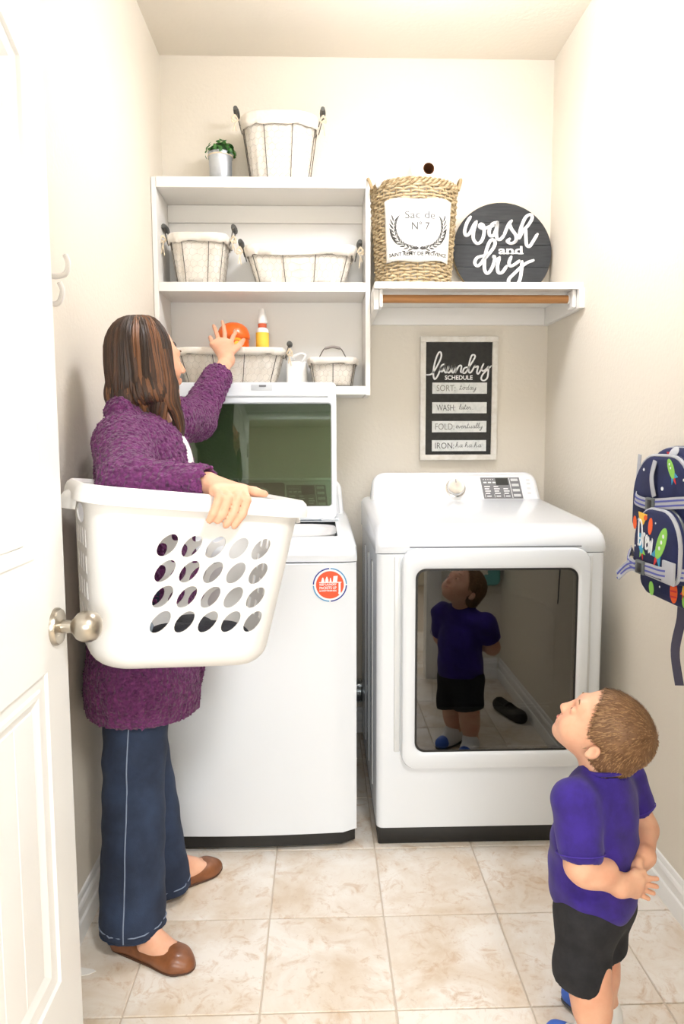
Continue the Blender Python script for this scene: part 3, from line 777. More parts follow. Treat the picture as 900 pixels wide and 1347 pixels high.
def sup(a, rx, ry, p):
    c, s = math.cos(a), math.sin(a)
    return rx*math.copysign(abs(c)**(2/p), c), ry*math.copysign(abs(s)**(2/p), s)
def wire_basket(name, label, group, cx, cy, z0, wt, dt, wb, db, h, p=4., cuff=.032, ribs=(), grip='ends', lift=0., seed=1, ties=True, dz=lambda a: 0):
    """lined chicken-wire basket; w/d top and bottom sizes, p = squareness, ribs = angles of the dark upright wires"""
    rd = random.Random(seed)
    t = thing(name, label, 'basket', (cx, cy, z0), group)
    def P(a, u, off=0.):
        rx = (wb+(wt-wb)*u)/2+off; ry = (db+(dt-db)*u)/2+off
        x, y = sup(a, rx, ry, p); return Vector((cx+x, cy+y, z0+.004+(h-.004)*u+dz(a)*u))
    N = 72; A = [2*PI*i/N for i in range(N)]
    ph = [rd.uniform(0, 6.28) for _ in range(6)]
    wr = lambda a, u: .0014*(math.sin(9*a+ph[0]+3*u)+math.sin(17*a+ph[1]-5*u)+.7*math.sin(31*a+ph[2]))
    mb = MB(); rows = [[P(a, 0, -.06) for a in A]]
    for k in range(9):
        u = k/8; rows.append([P(a, u, -.004+wr(a, u)*(1 if 0 < k else 0)) for a in A])
    rows += [[P(a, 1, -.006)+Vector((0, 0, .004)) for a in A], [P(a, 1, -.012)+Vector((0, 0, .002)) for a in A]]
    for u in (.6, .1): rows.append([P(a, u, -.012) for a in A])
    rows.append([P(a, .06, -.06) for a in A])
    mb.grid(rows, closed=True); mb.f += [tuple(range(N))[::-1], tuple((len(rows)-1)*N+i for i in range(N))]; mb.build('lining', M_LIN, t, angle=80)
    # folded cuff over the rim
    mb = MB(); rows = []
    uc = 1-cuff/h
    for u, o in ((uc, .003), (uc, .0065), ((uc+1)/2, .0075), (1, .0065)):
        rows.append([P(a, u, o+wr(a, u)*.8)+Vector((0, 0, (.0022*math.sin(7*a+ph[3])+.0018*math.sin(13*a+ph[4])) if u == uc else 0)) for a in A])
    rows.append([P(a, 1, .002)+Vector((0, 0, .0065)) for a in A]); rows.append([P(a, 1, -.010)+Vector((0, 0, .005)) for a in A])
    mb.grid(rows, closed=True).build('lining_cuff', M_LIN, t, angle=80)
    # dark frame wire: rings and uprights
    MB().tube([P(a, .0, .003) for a in A], .002, 6, True).build('bottom_wire', M_WIRE, t); MB().tube([P(a, uc+.02, .003) for a in A], .0016, 6, True).build('rim_wire', M_WIRE, t)
    for a in ribs: MB().tube([P(a, u, .0035) for u in (0, .3, .6, uc+.02)], .0014, 6).build('upright_wire', M_WIRE, t)
    # chicken wire
    cw = MB(); per = 0; pts = [P(a, .5) for a in A]; L = sum((pts[i]-pts[(i+1) % N]).length for i in range(N))
    nc = int(L/.024); nr = max(3, int(h*uc/.021)); nc += nc % 2
    arc = [0]
    for i in range(N): arc.append(arc[-1]+(pts[i]-pts[(i+1) % N]).length)
    def ang(s):
        s = (s % 1)*L; j = max(i for i in range(N+1) if arc[i] <= s+1e-9); j = min(j, N-1)
        return 2*PI*(j+(s-arc[j])/max(arc[j+1]-arc[j], 1e-9))/N
    for r in range(nr+1):
        u = uc*r/nr
        if r < nr:
            for c in range(nc):
                s0 = (c+.5*(r % 2))/nc; um = uc*(r+.62)/nr; u2 = uc*(r+1)/nr
                a0 = ang(s0); cw.tube([P(a0, u, .0015), P(a0, um-.38*uc/nr*.0, .0015)], .0006, 3, cap=False)
                for sg in (-.5, .5): cw.tube([P(a0, um, .0015), P(ang(s0+sg/nc), u2, .0015)], .0006, 3, cap=False)
    tag(cw.build('chicken_wire', M_CWIRE, t, fix=False), kind='stuff')
    # grips
    if grip == 'ends':
        for sg in (0, PI):
            e = P(sg, 1, .004); d = Vector((math.cos(sg), 0, 0)); g = .035
            top = e+d*.016+Vector((0, 0, lift+.028))
            for q in (-g, g): MB().tube(cr([e+Vector((0, q, -.03)), e+d*.008+Vector((0, q, .0)), top+Vector((0, q, 0))]), .002, 6).build('grip_wire', M_WIRE, t)
            MB().lathe([(.0001, -g-.006), (.008, -g-.006), (.0105, -g*.6), (.0115, 0), (.0105, g*.6), (.008, g+.006), (.0001, g+.006)], 14, Matrix.Translation(top) @ Matrix.Rotation(PI/2, 4, 'X')).build('grip', M_GRIP, t)
            if ties:
                tm = MB(); b = e+Vector((0, -.045, -.012))+d*.006
                for k in range(2):
                    q = [b, b+d*.012+Vector((0, -.006, .012+.004*k)), b+d*.022+Vector((0, -.010, .002-.012*k)), b+d*.008+Vector((0, -.008, -.006))]
                    tm.tube(cr(q), .0028, 6)
                for k in range(2):
                    ln = rd.uniform(.035, .06); q = [b, b+d*.010+Vector((0, -.008, -.016)), b+d*(.006+.012*k)+Vector((0, -.008, -ln))]
                    tm.tube(cr(q), [.0028]*6+[.0022]*7, 6)
                tm.build('tie_bow', M_TIE, t)
    elif grip == 'arch':
        q = [P(PI, 1, .0)+Vector((.035, 0, .0)), P(PI, 1, 0)+Vector((.045, 0, .022)), Vector((cx-.030, cy, z0+h+.048)), Vector((cx, cy, z0+h+.054)), Vector((cx+.030, cy, z0+h+.048)), P(0, 1, 0)+Vector((-.045, 0, .022)), P(0, 1, 0)+Vector((-.035, 0, 0))]
        MB().tube(cr(q), .002, 6).build('grip_wire', M_WIRE, t)
        MB().tube(cr(q[2:5]), .0055, 10).build('grip', mat('pale_grip', '#9b928c', .6), t)
    return t
f3 = lambda k: -PI/2+k
# angles at which a squarish basket shows its front uprights
def fa(x, rx, ry, p): # angle on the front whose local x is given
    c = math.copysign((abs(x)/rx)**(p/2), x); return -math.acos(max(-1, min(1, c)))
wire_basket('wire_basket', 'tall round-cornered wire basket with white lining standing on top of the shelf unit', 'lined wire baskets',
            -.146, 2.858, 2.206, .285, .185, .215, .14, .235, 2.6, .042, [fa(-.055, .14, .09, 2.6), fa(.052, .14, .09, 2.6), PI, 0, -PI+.35, -.35, PI/2], lift=.005, seed=3)
wire_basket('wire_basket', 'small square wire basket with white lining at the left of the middle shelf', 'lined wire baskets',
            -.456, 2.862, 1.830, .222, .18, .170, .145, .178, 4, .028, [fa(-.055, .11, .09, 4), fa(.045, .11, .09, 4), -2.45, -.69, 2.45, .69], lift=.014, seed=5)
wire_basket('wire_basket', 'long wire basket with white lining on the right of the middle shelf', 'lined wire baskets',
            -.072, 2.862, 1.830, .415, .18, .335, .145, .138, 5, .034, [fa(-.068, .21, .09, 5), fa(.062, .21, .09, 5), -2.40, -.74, 2.40, .74], seed=8)
wire_basket('wire_basket', 'long wire basket on the bottom shelf holding the orange tub the woman reaches for', 'lined wire baskets',
            -.345, 2.858, 1.448, .415, .18, .335, .145, .140, 5, .022, [fa(-.062, .21, .09, 5), fa(.062, .21, .09, 5), -2.40, -.74, 2.40, .74], seed=11)
wire_basket('wire_basket', 'smallest wire basket with one arched handle at the right end of the bottom shelf', 'lined wire baskets',
            .050, 2.862, 1.448, .185, .15, .150, .115, .105, 4.5, .020, [fa(0.0, .09, .07, 4.5), -2.40, -.74, 2.40, .74], grip='arch', seed=14)

# potted plant ----------------------------------------------------------------
def plant():
    cx, cy, z = -.372, 2.855, 2.206
    t = thing('potted_plant', 'small green plant in a pale galvanised pot on top of the shelf unit', 'plant', (cx, cy, z))
    Mt = Matrix.Translation((cx, cy, z))
    M_GAL = mat('galvanised', '#c9cfd6', .42, .75, noise=(14, .4, .7), col2='#aab2bb')
    MB().lathe([(.0, 0), (.040, 0), (.042, .003), (.0425, .012), (.0415, .014), (.044, .10), (.0465, .104), (.0475, .112), (.0455, .118), (.043, .116), (.041, .10), (.0, .10)], 32, Mt).build('pot', M_GAL, t, angle=50)
    MB().tube([(cx+.0455*math.cos(a), cy+.0455*math.sin(a), z+.106) for a in [2*PI*i/32 for i in range(32)]], .003, 6, True).build('twine', M_TIE, t)
    M_LEAF = mat('leaf_green', '#3f7d2c', .5, noise=(30, .35, .7), col2='#1f4d1a', coord='pos')
    rd = random.Random(4); mb = MB()
    for k in range(150):
        a = rd.uniform(0, 2*PI); e = math.acos(rd.uniform(-.1, 1)); R_ = rd.uniform(.030, .056)
        c = Vector((cx+math.cos(a)*math.sin(e)*R_*1.05, cy+math.sin(a)*math.sin(e)*R_, z+.112+math.cos(e)*R_*.95))
        n = Vector((math.cos(a)*math.sin(e), math.sin(a)*math.sin(e), math.cos(e)+.3)).normalized(); n = (n+Vector((rd.uniform(-.5, .5), rd.uniform(-.5, .5), rd.uniform(-.3, .3)))).normalized()
        u = n.orthogonal().normalized(); u.rotate(Matrix.Rotation(rd.uniform(0, 6.28), 3, n)); v = n.cross(u); s = rd.uniform(.009, .014)
        mb.add([c-u*s, c-u*s*.2+v*s*.55+n*.002, c+u*s*.6+v*s*.5+n*.001, c+u*s*1.15-n*.002, c+u*s*.6-v*s*.5+n*.001, c-u*s*.2-v*s*.55+n*.002, c+n*.0035],
               [(0, 1, 6), (1, 2, 6), (2, 3, 6), (3, 4, 6), (4, 5, 6), (5, 0, 6)])
    mb.build('foliage', M_LEAF, t, kind='stuff', fix=False, smooth=False)
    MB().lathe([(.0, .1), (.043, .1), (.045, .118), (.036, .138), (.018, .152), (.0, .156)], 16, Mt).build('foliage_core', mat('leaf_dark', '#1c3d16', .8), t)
plant()

# tub, bottle, jug on the bottom shelf ---------------------------------------------
def tub():
    cx, cy, z = -.335, 2.855, 1.462
    t = thing('detergent_tub', 'round orange detergent tub standing in the long basket on the bottom shelf', 'tub', (cx, cy, z))
    M_T = mat('tub_orange', '#ee6a1f', .3, coat=.3)
    Mt = Matrix.Translation((cx, cy, z))
    MB().lathe([(.0, 0), (.052, 0), (.057, .004), (.060, .03), (.061, .135), (.060, .17), (.056, .172)], 40, Mt, ys=.9).build('tub_body', M_T, t, angle=50)
    MB().lathe([(.060, .170), (.0635, .173), (.0635, .188), (.060, .200), (.052, .216), (.036, .229), (.018, .235), (.0005, .236)], 40, Mt, ys=.9).build('tub_lid', M_T, t, angle=50)
    # curved label: yellow and orange rings with a violet word patch
    def patch(name, m, o, off, par):
        rows = []
        n = len(o); c = (sum(p[0] for p in o)/n, sum(p[1] for p in o)/n)
        def W(x, y): a = -PI/2+x/.061; return Vector((cx+(.0612+off)*math.cos(a), cy+(.0612+off)*.9*math.sin(a), z+y))
        mb = MB(); mb.grid([[W(c[0]+(x-c[0])*k, c[1]+(y-c[1])*k) for x, y in o] for k in (1, .66, .33, .02)], closed=True); return mb.build(name, m, par, smooth=False)
    el = lambda x, y, a, b: [(x+a*math.cos(2*PI*i/28), y+b*math.sin(2*PI*i/28)) for i in range(28)]
    l = patch('label', mat('label_yellow', '#f6b21c', .4), el(.020, .150, .024, .022), .0004, t)
    patch('label_ring', M_T, el(.020, .150, .017, .015), .0008, l); patch('label_centre', mat('label_gold', '#f9cf4a', .4), el(.020, .150, .011, .010), .0012, l)
    patch('label_patch', mat('label_violet', '#4a3c9c', .4), [(.010, .126), (.030, .126), (.028, .145), (.024, .1395), (.021, .151), (.017, .141), (.012, .148)], .0016, l)
tub()
def bottle():
    cx, cy, z = -.222, 2.845, 1.462
    t = thing('spray_bottle', 'slim white bottle with a yellow label standing right of the orange tub', 'bottle', (cx, cy, z))
    Mt = Matrix.Translation((cx, cy, z)); M_B = mat('bottle_white', '#f1f0ec', .3)
    MB().lathe([(.0, 0), (.023, 0), (.025, .004), (.025, .195), (.023, .207), (.014, .215), (.012, .222)], 28, Mt, True).build('bottle_body', M_B, t, angle=50)
    MB().lathe([(.0254, .120), (.0254, .195)], 28, Mt).build('label', mat('label_lemon', '#f7d04a', .5), t)
    MB().lathe([(.0145, .214), (.0165, .215), (.0165, .229), (.0145, .230)], 24, Mt).build('neck_band', mat('neck_red', '#d5633f', .4), t)
    MB().lathe([(.0145, .229), (.0185, .231), (.0185, .246), (.015, .262), (.012, .281), (.0085, .287), (.0005, .288)], 24, Mt).build('cap', M_B, t, angle=50)
bottle()
def jug():
    cx, cy, z = -.092, 2.90, 1.448
    t = thing('white_jug', 'plain white plastic jug between the two baskets on the bottom shelf', 'jug', (cx, cy, z))
    M_B = mat('bottle_white', '#f1f0ec', .3)
    MB().box(cx-.042, cx+.042, cy-.035, cy+.035, z, z+.105, .012, 4).build('jug_body', M_B, t)
    MB().tube(cr([(cx+.02, cy-.03, z+.10), (cx+.034, cy-.03, z+.125), (cx+.015, cy-.03, z+.133), (cx-.015, cy-.03, z+.12)]), .006, 10).build('jug_handle', M_B, t)
    MB().lathe([(.013, .10), (.013, .125), (.0005, .126)], 16, Matrix.Translation((cx-.02, cy, z))).build('jug_cap', M_B, t)
jug()

# wicker basket ----------------------------------------------------------------
M_WICK = mat('willow', '#b39b74', .7, noise=(35, .3, .7), col2='#8a734f', coord='pos')
M_WICK2 = mat('willow_pale', '#cdbb98', .7, noise=(35, .3, .7), col2='#a28c66', coord='pos')
def wicker():
    cx, cy, z0, h = .352, 2.762, 1.794, .365
    t = thing('wicker_basket', 'tall woven wicker basket with a printed canvas patch on the shelf over the dryer', 'basket', (cx, cy, z0))
    rb, rt = .132, .157; RY = .92
    rad = lambda u: rb+(rt-rb)*(u**.8)
    NS = 36
    st = MB()
    for k in range(NS):
        a = 2*PI*k/NS; st.tube([(cx+rad(u)*math.cos(a), cy+rad(u)*RY*math.sin(a), z0+h*u) for u in (0, .5, .97)], .0035, 6)
    st.build('stakes', M_WICK, t, kind='stuff')
    wv = MB(); rows = 32
    for r in range(rows):
        u = .015+.93*r/(rows-1); pts = []; n = NS*3
        for i in range(n):
            a = 2*PI*i/n; R_ = rad(u)+.0038*math.cos(NS/2*a+PI*(r % 2))+.0005*math.sin(5*a+r)
            pts.append((cx+R_*math.cos(a), cy+R_*RY*math.sin(a), z0+h*u+.0016*math.sin(NS/2*a+r*1.3)))
        wv.tube(pts, .0043, 6, True)
    wv.build('weave', M_WICK2, t, kind='stuff')
    for z, ph in ((.965, 0), (.985, 2), (1.0, 4)):
        for s in (0, 1):
            pts = []
            for i in range(120):
                a = 2*PI*i/120; q = 26*a+ph+PI*s; R_ = rad(1)+.0045*math.cos(q)
                pts.append((cx+R_*math.cos(a), cy+R_*RY*math.sin(a), z0+h*z+.0045*math.sin(q)))
            MB().tube(pts, .0042, 6, True).build('braided_rim', M_WICK2 if s else M_WICK, t)
    for sg in (-1, 1):
        q = [(cx+sg*rad(1), cy-.05, z0+h-.01), (cx+sg*(rad(1)+.012), cy-.035, z0+h+.03), (cx+sg*(rad(1)+.014), cy, z0+h+.04), (cx+sg*(rad(1)+.012), cy+.035, z0+h+.03), (cx+sg*rad(1), cy+.05, z0+h-.01)]
        MB().tube(cr(q), .006, 8).build('handle', M_WICK, t)
    bs = MB().lathe([(.0, .006), (rb-.004, .006), (rb-.006, .012), (.0, .012)], 32, Matrix.Translation((cx, cy, z0)), ys=RY).build('bottom_plate', M_WICK, t)
    MB().lathe([(rad(.02)-.009, .012), (rad(.5)-.009, h*.5), (rad(1)-.010, h*.97)], 40, Matrix.Translation((cx, cy, z0)), ys=RY).build('inner_lining', M_LIN, t)
    # canvas patch with print, wrapped on the front
    def W(x, y, off=0):
        u = (y-z0)/h; R_ = rad(u)+.0105+off; a = -PI/2+.02+x/.148
        return Vector((cx+R_*math.cos(a), cy+R_*RY*math.sin(a), y))
    zl, zh, hw = 1.878, 2.090, .122
    rows = [[W(-hw+2*hw*i/20, zl+(zh-zl)*j/10+.004*math.sin(3.1*i/20*PI)*(j in (0, 10))) for i in range(21)] for j in range(11)]
    M_CAN = mat('canvas_patch', '#f4f1ea', .9, bump=('noise', 300, .25, .001), coord='pos')
    pt = MB().grid(rows).build('canvas_patch', M_CAN, t, solid=.0015)
    M_INK = mat('grey_ink', '#4a4845', .9); M_INK2 = mat('pale_ink', '#6b6965', .9); M_INK3 = mat('dark_ink', '#3c3a37', .9)
    zc = (zl+zh)/2
    def wtext(s, cxx, zz, size, width, m, bold=0):
        vs, fs = text_geo(s, size, 0, 'CENTER', bold); wd = max(v.x for v in vs)-min(v.x for v in vs); xm = (max(v.x for v in vs)+min(v.x for v in vs))/2; k = width/wd
        MB().add([W((v.x-xm)*k+cxx, zz+v.y, .0022) for v in vs], fs).build('lettering', m, pt, smooth=False, fix=False)
    wtext('Sac de', .002, 2.022, .036, .100, M_INK2); wtext('N° 7', .004, 1.984, .036, .060, M_INK2, .0006)
    wtext('SAINT REMY DE PROVENCE', .0, 1.897, .017, .216, M_INK3, .0004)
    # laurel branches and bow
    lf = MB(); lf2 = MB()
    def leaf(b, x, y, ang, L, wd):
        c, s = math.cos(ang), math.sin(ang); o = [(0, 0), (.3, .5), (.65, .4), (1, 0), (.65, -.4), (.3, -.5)]
        b.add([W(x+c*u*L-s*v*wd, y+s*u*L+c*v*wd, .0022) for u, v in o], [(0, 1, 2, 3, 4, 5)])
    for sg in (-1, 1):
        for k in range(11):
            u = k/10; an = -PI/2+sg*(.25+1.55*u); x = .088*math.cos(an)*1.0; y = zc+.012+.080*math.sin(an)
            tdir = an+sg*PI/2
            for q in (-1, 1): leaf(lf if (k+q) % 3 else lf2, x, y, tdir+q*.55, .020+.012*u, .006)
        for k in range(6):
            an = -PI/2+sg*(.9+.13*k); leaf(lf2, .070*math.cos(an)+sg*.022, zc-.012+.055*math.sin(an), (PI/2 if sg > 0 else PI/2)-sg*.5, .026, .006)
        for y1, L in ((-.052, .070), (-.040, .075)):
            q = [(sg*.008, zc-.062), (sg*.04, zc-.050), (sg*L, zc+y1+.004)]
            p = cr(q, 5); lf.add([W(v.x, v.y+e, .0022) for v in p for e in (-.0012, .0012)], [(2*i, 2*i+1, 2*i+3, 2*i+2) for i in range(len(p)-1)])
        leaf(lf2, 0, zc-.063, 0 if sg > 0 else PI, .028, .012); leaf(lf, sg*.02, zc-.074, sg*-.15 if sg > 0 else PI+.15, .022, .005)
        leaf(lf2, sg*.045, zc-.075, .3 if sg > 0 else PI-.3, .018, .005)
    lf.build('laurel_print', M_INK2, pt, smooth=False, fix=False); lf2.build('laurel_print', M_INK, pt, smooth=False, fix=False)
    return cx, cy, z0, h
wicker()
def roll():
    M_P = mat('paper_towel', '#f6f5f2', .9, bump=('noise', 90, .2, .002)); M_CORE = mat('cardboard', '#7a5233', .9)
    c = Vector((.392, 2.655, 2.205)); d = Vector((-.10, .99, -.05)).normalized()
    M = frame(c, d.cross(Vector((0, 0, 1))), d.cross(d.cross(Vector((0, 0, 1)))))
    if (M.to_3x3() @ Vector((0, 0, 1))).dot(d) < 0: M = M @ Matrix.Rotation(PI, 4, 'X')
    t = thing('paper_towel_roll', 'white paper towel roll with a brown core lying in the wicker basket', 'paper roll', c)
    R_ = .063; prof = []
    for k in range(9): prof.append((R_-.0045*k if False else R_-.005*k, -.0012*(k % 2)))
    prof = [(.0205, .002)]+prof[::-1]+[(R_, .002), (R_, .20), (.02, .20)]
    MB().lathe(prof, 40, M).build('paper', M_P, t, angle=40)
    MB().lathe([(.0207, .19), (.0207, .0), (.0190, -.0005), (.0190, .19)], 28, M).build('cardboard_core', M_CORE, t)
    c2 = Vector((.282, 2.72, 2.118)); t2 = thing('folded_cloth', 'white folded cloth peeking over the rim of the wicker basket', 'cloth', c2)
    mb = MB(); rows = []
    for j in range(9):
        row = []
        for i in range(15):
            u, v = i/14, j/8; row.append(Vector((c2.x-.075+.12*u, c2.y-.05+.10*v, c2.z+.042+.012*math.sin(PI*u)+.006*math.sin(9*u+3*v)-.08*max(0, abs(v-.5)-.3))))
        rows.append(row)
    mb.grid(rows).build('cloth', M_P, t2, solid=.012)
roll()

# round sign -------------------------------------------------------------------
M_CHAR = mat('charcoal_stain', '#3a3c3e', .7, noise=(12, .35, .7), col2='#2b2d2f', stretch=(1, 1, 9), coord='pos')
M_EDGE = mat('raw_wood_edge', '#a68f63', .7)
M_SIGNW = mat('sign_white', '#f7f7f5', .6)
def round_sign():
    tl = math.radians(9); R_ = .197; base = Vector((.728, 2.898, 1.794))
    up = Vector((0, math.sin(tl), math.cos(tl))); M = frame(base+up*R_, (1, 0, 0), up)      # local z toward the viewer
    t = thing('round_sign', 'round charcoal plank sign lettered wash and dry leaning on the wall', 'sign', base)
    cuts = [-R_, -.121, -.031, .063, .150, R_] # plank joints (local y)
    cuts = [-R_, -.158, -.066, .024, .115, R_]
    for k in range(5):
        a, b = cuts[k]+.0008, cuts[k+1]-.0008; o = []
        n = 12
        for i in range(n+1):
            y = a+(b-a)*i/n; o.append((math.sqrt(max(R_*R_-y*y, 0)), y))
        for i in range(n+1):
            y = b-(b-a)*i/n; o.append((-math.sqrt(max(R_*R_-y*y, 0)), y))
        MB().prism(o, -.006, .006+.0006*(k % 2), M).build('plank', M_CHAR, t, smooth=False, bevel=.0006)
    o_ = [(R_*math.cos(2*PI*i/72), R_*math.sin(2*PI*i/72)) for i in range(72)]
    MB().ring([(x*1.006, y*1.006) for x, y in o_], [(x*.998, y*.998) for x, y in o_], -.008, .004, M).build('raw_edge', M_EDGE, t)
    MB().prism([(x*.97, y*.97) for x, y in o_], -.008, -.0063, M).build('backing', M_EDGE, t)
    f = lambda p: ((p[0]-452)*R_/410, (448-p[1])*R_/410)
    S = [[(190, 165), (160, 215), (140, 285), (152, 322), (182, 300), (218, 232), (240, 203)], [(240, 203), (215, 285), (212, 350), (242, 388), (280, 365), (302, 300), (298, 240), (275, 222), (266, 248), (300, 262), (345, 245), (378, 240)],
         [(410, 208), (372, 222), (345, 275), (350, 320), (380, 318), (405, 260), (416, 210)], [(416, 210), (404, 290), (410, 345), (436, 352), (468, 315)],
         [(468, 315), (505, 230), (532, 196)], [(514, 210), (530, 262), (566, 318), (562, 366), (524, 386), (494, 368), (512, 350)],
         [(556, 376), (604, 300), (670, 232), (706, 168), (690, 140), (650, 165), (615, 240), (598, 300), (594, 345)], [(596, 340), (630, 268), (648, 270), (650, 330), (654, 395), (676, 412), (704, 375), (745, 308)],
         [(290, 492), (240, 508), (220, 552), (246, 578), (290, 530), (330, 470)], [(278, 540), (330, 485), (384, 412), (388, 368), (358, 358), (326, 420), (302, 520), (300, 605), (322, 640), (356, 605), (382, 540), (386, 498)],
         [(386, 498), (376, 496), (398, 524), (426, 506)], [(426, 506), (408, 575), (414, 632), (446, 630), (482, 580)],
         [(522, 502), (504, 548), (516, 578), (552, 562), (588, 535)], [(612, 540), (606, 620), (588, 700), (548, 752), (506, 740), (500, 690), (545, 640), (610, 580), (660, 545), (706, 530)]]
    mb = stroke_geo(MB(), S, .0125, M @ Matrix.Translation((0, 0, .0067)), .004, f)
    mb.build('script_lettering', M_SIGNW, t, smooth=False)
    vs, fs = text_geo('and', .062, .0012, 'CENTER', .0014)
    wd = max(v.x for v in vs)-min(v.x for v in vs); k = (620-420)*R_/410/wd; xc = f((520, 0))[0]
    b = MB().add([M @ Vector((v.x*k+xc, v.y*.74+f((0, 476))[1], v.z+.0085)) for v in vs], fs)
    for x in (452, 490, 536, 560, 606):                                                     # slab serifs
        q = f((x, 474)); b.box(q[0]-.0095, q[0]+.0095, q[1]-.001, q[1]+.003, .0073, .0097, M=M)
    b.build('serif_lettering', M_SIGNW, t, smooth=False)
round_sign()

# framed laundry schedule -----------------------------------------------------------
SCRIPT = {  # lower-case script strokes: x-height 1, (advance, strokes)
 't': (.75, [[(.0, .0), (.3, 1.0), (.42, 1.9)], [(.42, 1.9), (.25, .6), (.35, .05), (.75, .2)], [(.1, 1.25), (.65, 1.3)]]),
 'o': (.95, [[(.75, .9), (.35, .95), (.15, .4), (.4, .0), (.75, .4), (.65, .95), (.95, .8)]]),
 'd': (1.05, [[(.75, .85), (.4, .95), (.12, .4), (.35, .0), (.7, .5), (.92, 2.0)], [(.92, 2.0), (.75, .6), (.8, .05), (1.05, .2)]]),
 'a': (1.0, [[(.75, .85), (.4, .95), (.12, .4), (.35, .0), (.7, .5), (.8, .95)], [(.8, .95), (.7, .3), (.78, .02), (1.0, .2)]]),
 'y': (.95, [[(.1, .95), (.15, .2), (.4, .05), (.7, .5), (.8, .95)], [(.8, .95), (.7, -.3), (.4, -1.0), (.2, -.7), (.55, -.2), (.95, .2)]]),
 'l': (.6, [[(.0, .1), (.45, 1.2), (.5, 1.95), (.3, 1.9), (.15, .8), (.25, .05), (.6, .2)]]),
 'e': (.75, [[(.0, .3), (.5, .6), (.55, .95), (.25, .9), (.12, .35), (.35, .0), (.75, .25)]]),
 'r': (.75, [[(.0, .2), (.2, 1.0), (.28, .85), (.6, .85), (.5, .3), (.55, .02), (.75, .2)]]),
 'v': (.8, [[(.05, .95), (.25, .2), (.35, .02), (.6, .6), (.65, .95), (.8, .85)]]),
 'n': (1.0, [[(.1, .95), (.12, .0)], [(.12, .1), (.3, .8), (.55, .95), (.65, .5), (.7, .02), (1.0, .2)]]),
 'u': (1.0, [[(.1, .95), (.15, .2), (.4, .02), (.7, .5), (.78, .95)], [(.78, .95), (.7, .3), (.8, .02), (1.0, .2)]]),
 'h': (1.0, [[(.0, .1), (.4, 1.4), (.4, 1.95), (.2, 1.7), (.1, .0)], [(.1, .1), (.3, .85), (.55, .9), (.62, .4), (.7, .02), (1.0, .2)]]),
 '.': (.4, [[(.12, .0), (.16, .05)]]), ' ': (.55, [])}
def script_line(mb, s, x0, x1, y, xh, w_, M):
    adv = sum(SCRIPT[c][0] for c in s); k = (x1-x0)/adv; x = x0; st = []
    for c in s:
        for q in SCRIPT[c][1]: st.append([(x+p[0]*k+p[1]*xh*.12, y+p[1]*xh) for p in q])
        x += SCRIPT[c][0]*k
    return stroke_geo(mb, st, w_, M, .0004)
